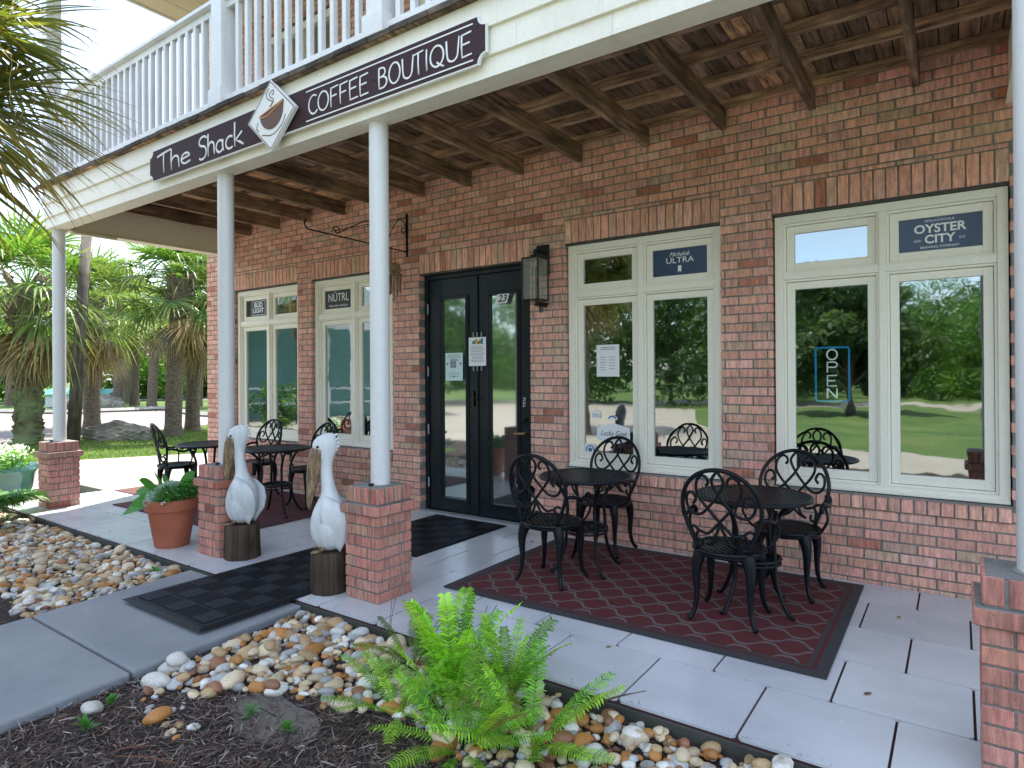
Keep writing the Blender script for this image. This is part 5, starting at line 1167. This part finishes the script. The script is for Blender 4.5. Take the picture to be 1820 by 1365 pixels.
def bed(x0, x1, inside, pitch, side):
    yv = -2.38
    while yv > -3.7:
        xv = x0
        while xv < x1:
            x = xv+rs.uniform(-.4, .4)*pitch; y = yv+rs.uniform(-.4, .4)*pitch; xv += pitch
            if inside(x, y):
                r_ = rs.choice([.020, .028, .037, .050], p=[.34, .36, .23, .07])*rs.uniform(.85, 1.15); stones.append((x, y, r_, side, 0))
                if rs.random() < .42: stones.append((x+rs.uniform(-.03, .03), y+rs.uniform(-.03, .03), r_*.75, side, 1))
        yv -= pitch*.9
def near_lim(x): return float(np.interp(x, [-3.4, -3.1, -2.6, -2.3, -1.9, -1.3, -.6, .2], [-3.42, -3.40, -3.12, -2.98, -2.95, -2.95, -2.9, -2.9]))+.05*math.sin(x*9)
bed(-3.42, .3, lambda x, y: y < -2.385 and y > near_lim(x) and x > rx_(y)+.06 - (.0), .066, 'right')
bed(-8.9, -4.5, lambda x, y: y < -2.385 and x < lx(y)-.03 and y > -3.38+.05*math.sin(x*7)+max(0, (-x-6.4))*.0, .068, 'left')
stones.append((-3.14, -3.63, .05, 'mulch', 0)); stones.append((-2.83, -3.50, .045, 'mulch', 0))
for k in range(14): stones.append((rs.uniform(-3.1, -2.6), rs.uniform(-3.55, -3.38), rs.uniform(.012, .02), 'right', 0))
fwd2 = Vector((-math.sin(YAW), math.cos(YAW), 0)); rt2 = Vector((math.cos(YAW), math.sin(YAW), 0))
def appear(s_):
    d_ = Vector((s_[0], s_[1]+DC, 0)); zf = d_.dot(fwd2)
    if zf < .5: return 0
    u = d_.dot(rt2)/zf
    v = (HC+.1)/zf
    if abs(u) > .82 or v > .63: return 0
    return s_[2]/zf*(1.2 if s_[4] else 1)
info = []
keys = list(SC)
for s_ in stones:
    k = rs.choice(keys, p=wts); 
    if s_[3] == 'mulch': k = 'white' if s_[0] < -3 else 'orange brown'
    ax = (s_[2]*rs.uniform(1.05, 1.5), s_[2]*rs.uniform(.8, 1.05), s_[2]*rs.uniform(.55, .8))
    zc_ = -.062+ax[2]*.55+(s_[4]*s_[2]*.9)
    info.append((appear(s_), s_, k, ax, zc_, rs.uniform(0, 6.28), rs.uniform(-.35, .35), rs.integers(0, 4)))
info.sort(key=lambda q_: -q_[0])
rest = []
for i, (ap, s_, k, ax, zc_, rz, rx2, vi) in enumerate(info):
    mt = Matrix.Translation((s_[0], s_[1], zc_)) @ Matrix.Rotation(rz, 4, 'Z') @ Matrix.Rotation(rx2, 4, 'X') @ Matrix.Diagonal((*ax, 1))
    if i < 298 and ap > 0 or s_[3] == 'mulch':
        o = bpy.data.objects.new('river_stone', SM[k][vi]); C.objects.link(o); o.matrix_world = mt
        if s_[3] == 'mulch': tag(o, 'loose white stone lying alone in the mulch' if k == 'white' else 'loose orange stone lying alone in the dark mulch', 'stone'); continue
        sz = 'large' if s_[2] > .041 else ('medium' if s_[2] > .03 else 'small')
        if s_[3] == 'right': wh = 'between the footpath and the ferns' if s_[0] < -2.45 else ('around the fern stems' if s_[0] < -1.35 else 'right of the ferns')
        else: wh = 'left of the footpath'
        ed = ' against the dark patio edge' if s_[1] > -2.52 else (' on the mulch side' if s_[1] < -2.95 else '')
        shp = ['angular', 'squarish', 'rounded', 'knobbly'][vi]; tag(o, f'{sz} {shp} {k} river stone {wh}{ed}'.replace('between the footpath and the ferns', 'between path and ferns'), 'stone', 'river stones in the gravel beds')
    else: rest.append((mt, k, vi))
# everything else as one pile
ic = bmesh.new(); bmesh.ops.create_icosphere(ic, subdivisions=2, radius=1); iv = np.array([v.co[:] for v in ic.verts]); ifc = np.array([[v.index for v in f_.verts] for f_ in ic.faces]); ic.free()
AV, AC = [], []
for mt, k, vi in rest:
    mm_ = np.array(mt); wv = iv*(1+.12*np.sin(iv[:, [1, 2, 0]]*2.3+vi*2)); vv = wv@mm_[:3, :3].T+mm_[:3, 3]; AV.append(vv[ifc]); AC.append(np.tile(np.array(SC[k])*(.8+.12*vi), (len(ifc), 1)))
for k in range(2600):   # small chippings that fill the gaps
    sd_ = rs.random() < .45
    x = rs.uniform(-3.35, .2) if sd_ else rs.uniform(-8.9, -4.6); y = rs.uniform(-3.4, -2.39)
    if sd_ and (y < near_lim(x) or x < rx_(y)+.02): continue
    if not sd_ and x > lx(y)-.02: continue
    r_ = rs.uniform(.007, .017); M3 = np.diag([r_*1.3, r_, r_*.8]); vv = iv@M3.T+np.array([x, y, -.06+rs.uniform(0, .012)]); AV.append(vv[ifc]); AC.append(np.tile(np.array(SC[rs.choice(keys)])*.85, (len(ifc), 1)))
o = quads('gravel', np.concatenate(AV), np.concatenate(AC), 'stone', None, 3); tag(o, 'mixed river gravel filling both beds along the patio', 'gravel', None, 'stuff')
me = o.data
# mulch slivers
nm = 60000; mxp = rs.uniform(-4.0, .6, nm); myp = rs.uniform(-4.6, -2.4, nm)
ok = np.array([(x > rx_(y)+.01) and (y < near_lim(x)+.05 or rs.random() < .10) and not ((x+2.45)**2/.05+(y+3.18)**2/.012 < 1 and rs.random() < .75) for x, y in zip(mxp, myp)])
mxp, myp = mxp[ok], myp[ok]; n2 = 9000; lxp = rs.uniform(-9.2, -4.4, n2); lyp = rs.uniform(-4.6, -2.4, n2); ok = np.array([(x < lx(y)-.01) and (y < -3.30 or rs.random() < .12 or x < -8.2) for x, y in zip(lxp, lyp)])
mxp = np.concatenate([mxp, lxp[ok]]); myp = np.concatenate([myp, lyp[ok]]); n = len(mxp)
an = rs.uniform(0, 6.28, n); ln = rs.uniform(.008, .055, n)*rs.uniform(.4, 1, n); wd = rs.uniform(.0006, .0030, n); el = rs.normal(0, .22, n); z = -.063+np.abs(rs.normal(0, .008, n))
d_ = np.stack([np.cos(an)*np.cos(el), np.sin(an)*np.cos(el), np.sin(el)], 1); s_ = nrm(np.stack([-np.sin(an), np.cos(an), rs.normal(0, .4, n)], 1)); p = np.stack([mxp, myp, z], 1)
bend = np.stack([rs.normal(0, .15, n), rs.normal(0, .15, n), np.zeros(n)], 1)*ln[:, None]
V1 = np.stack([p-d_*ln[:, None]-s_*wd[:, None], p-d_*ln[:, None]+s_*wd[:, None], p+bend+s_*wd[:, None], p+bend-s_*wd[:, None]], 1); V2 = np.stack([p+bend-s_*wd[:, None], p+bend+s_*wd[:, None], p+d_*ln[:, None]+s_*wd[:, None]*.6, p+d_*ln[:, None]-s_*wd[:, None]*.6], 1)
pal = np.array([(.05, .034, .027), (.10, .068, .055), (.16, .12, .10), (.23, .185, .16), (.16, .085, .055), (.36, .32, .29)]); cc = pal[rs.choice(6, n, p=[.28, .28, .20, .12, .07, .05])]*rs.uniform(.7, 1.3, (n, 1))
tag(quads('mulch', np.concatenate([V1, V2]), np.concatenate([cc, cc]), 'mulch', None, 4), 'dark pine bark mulch and needles covering the planting bed', 'mulch', None, 'stuff')
q = MB()
random.seed(9); q.sheet([(-2.45+.30*math.cos(a_*.52)*random.uniform(.8, 1.15), -3.20+.15*math.sin(a_*.52)*random.uniform(.7, 1.2)) for a_ in range(12)], -.066, -.0635)
struct('bare_soil', q, 'sandy soil')
for i in range(10):
    x = random.uniform(-3.2, -1.2); y = near_lim(x)-random.uniform(.02, .7); an = random.uniform(0, 3.1); L_ = random.uniform(.08, .3); q = MB(); pt = [(x+math.cos(an)*L_*(f-.5)+random.uniform(-.01, .01), y+math.sin(an)*L_*(f-.5), -.048+.012*math.sin(f*3.1)) for f in np.linspace(0, 1, 6)]
    q.tube(smoothpath(pt, 3), random.uniform(.0015, .003), 5, random.choice([(.10, .06, .045), (.2, .15, .12), (.16, .07, .04)])); o = q.build('twig', 'mulch'); tag(o, 'thin dry twig lying on the dark mulch', 'twig', 'twigs scattered on the mulch')

# fallen leaves and grit on the tiles
random.seed(21)
for i, (x, y) in enumerate([(-2.6, -2.1), (-1.9, -2.22), (-3.9, -.55), (-2.95, -.4), (-.3, -.6), (-.35, -1.7), (-1.5, -1.9), (-5.2, -1.7), (-6.4, -2.2), (-4.05, -3.6), (-3.75, -2.7), (-4.3, -4.0)]):
    Q, K = [], []; z_ = .016 if y > -2.3 else -.018
    an = random.uniform(0, 6.28); leafblade(Q, K, (0, 0, 0), (math.cos(an), math.sin(an), .12), random.uniform(.03, .055), .009, random.choice([(.20, .12, .05), (.30, .22, .08), (.14, .08, .04)]), .25, 5)
    o = quads('fallen_leaf', np.array(Q), np.array(K), 'leaf'); o.location = (x, y, z_-.012 if abs(x+3.9) > .45 or y < -3 else z_); tag(o, 'small dry brown leaf fallen on the pale paving', 'leaf', 'fallen leaves on the paving')
V, K = [], []
for k in range(900):
    x = random.uniform(-8.5, .1); y = random.choice([-2.335+abs(random.gauss(0, .03)), -.012-abs(random.gauss(0, .02)), random.uniform(-2.3, -.02)]); r_ = random.uniform(.001, .003); z_ = .0015
    V.append([(x-r_, y-r_, z_), (x+r_, y-r_*.6, z_+r_), (x+r_*.7, y+r_, z_), (x-r_, y+r_, z_+r_*.5)]); K.append(random.choice([(.10, .07, .05), (.2, .17, .13), (.05, .04, .03)]))
tag(quads('grit', np.array(V), np.array(K), 'mulch'), 'fine dirt and grit scattered over the patio tiles', 'grit', None, 'stuff')
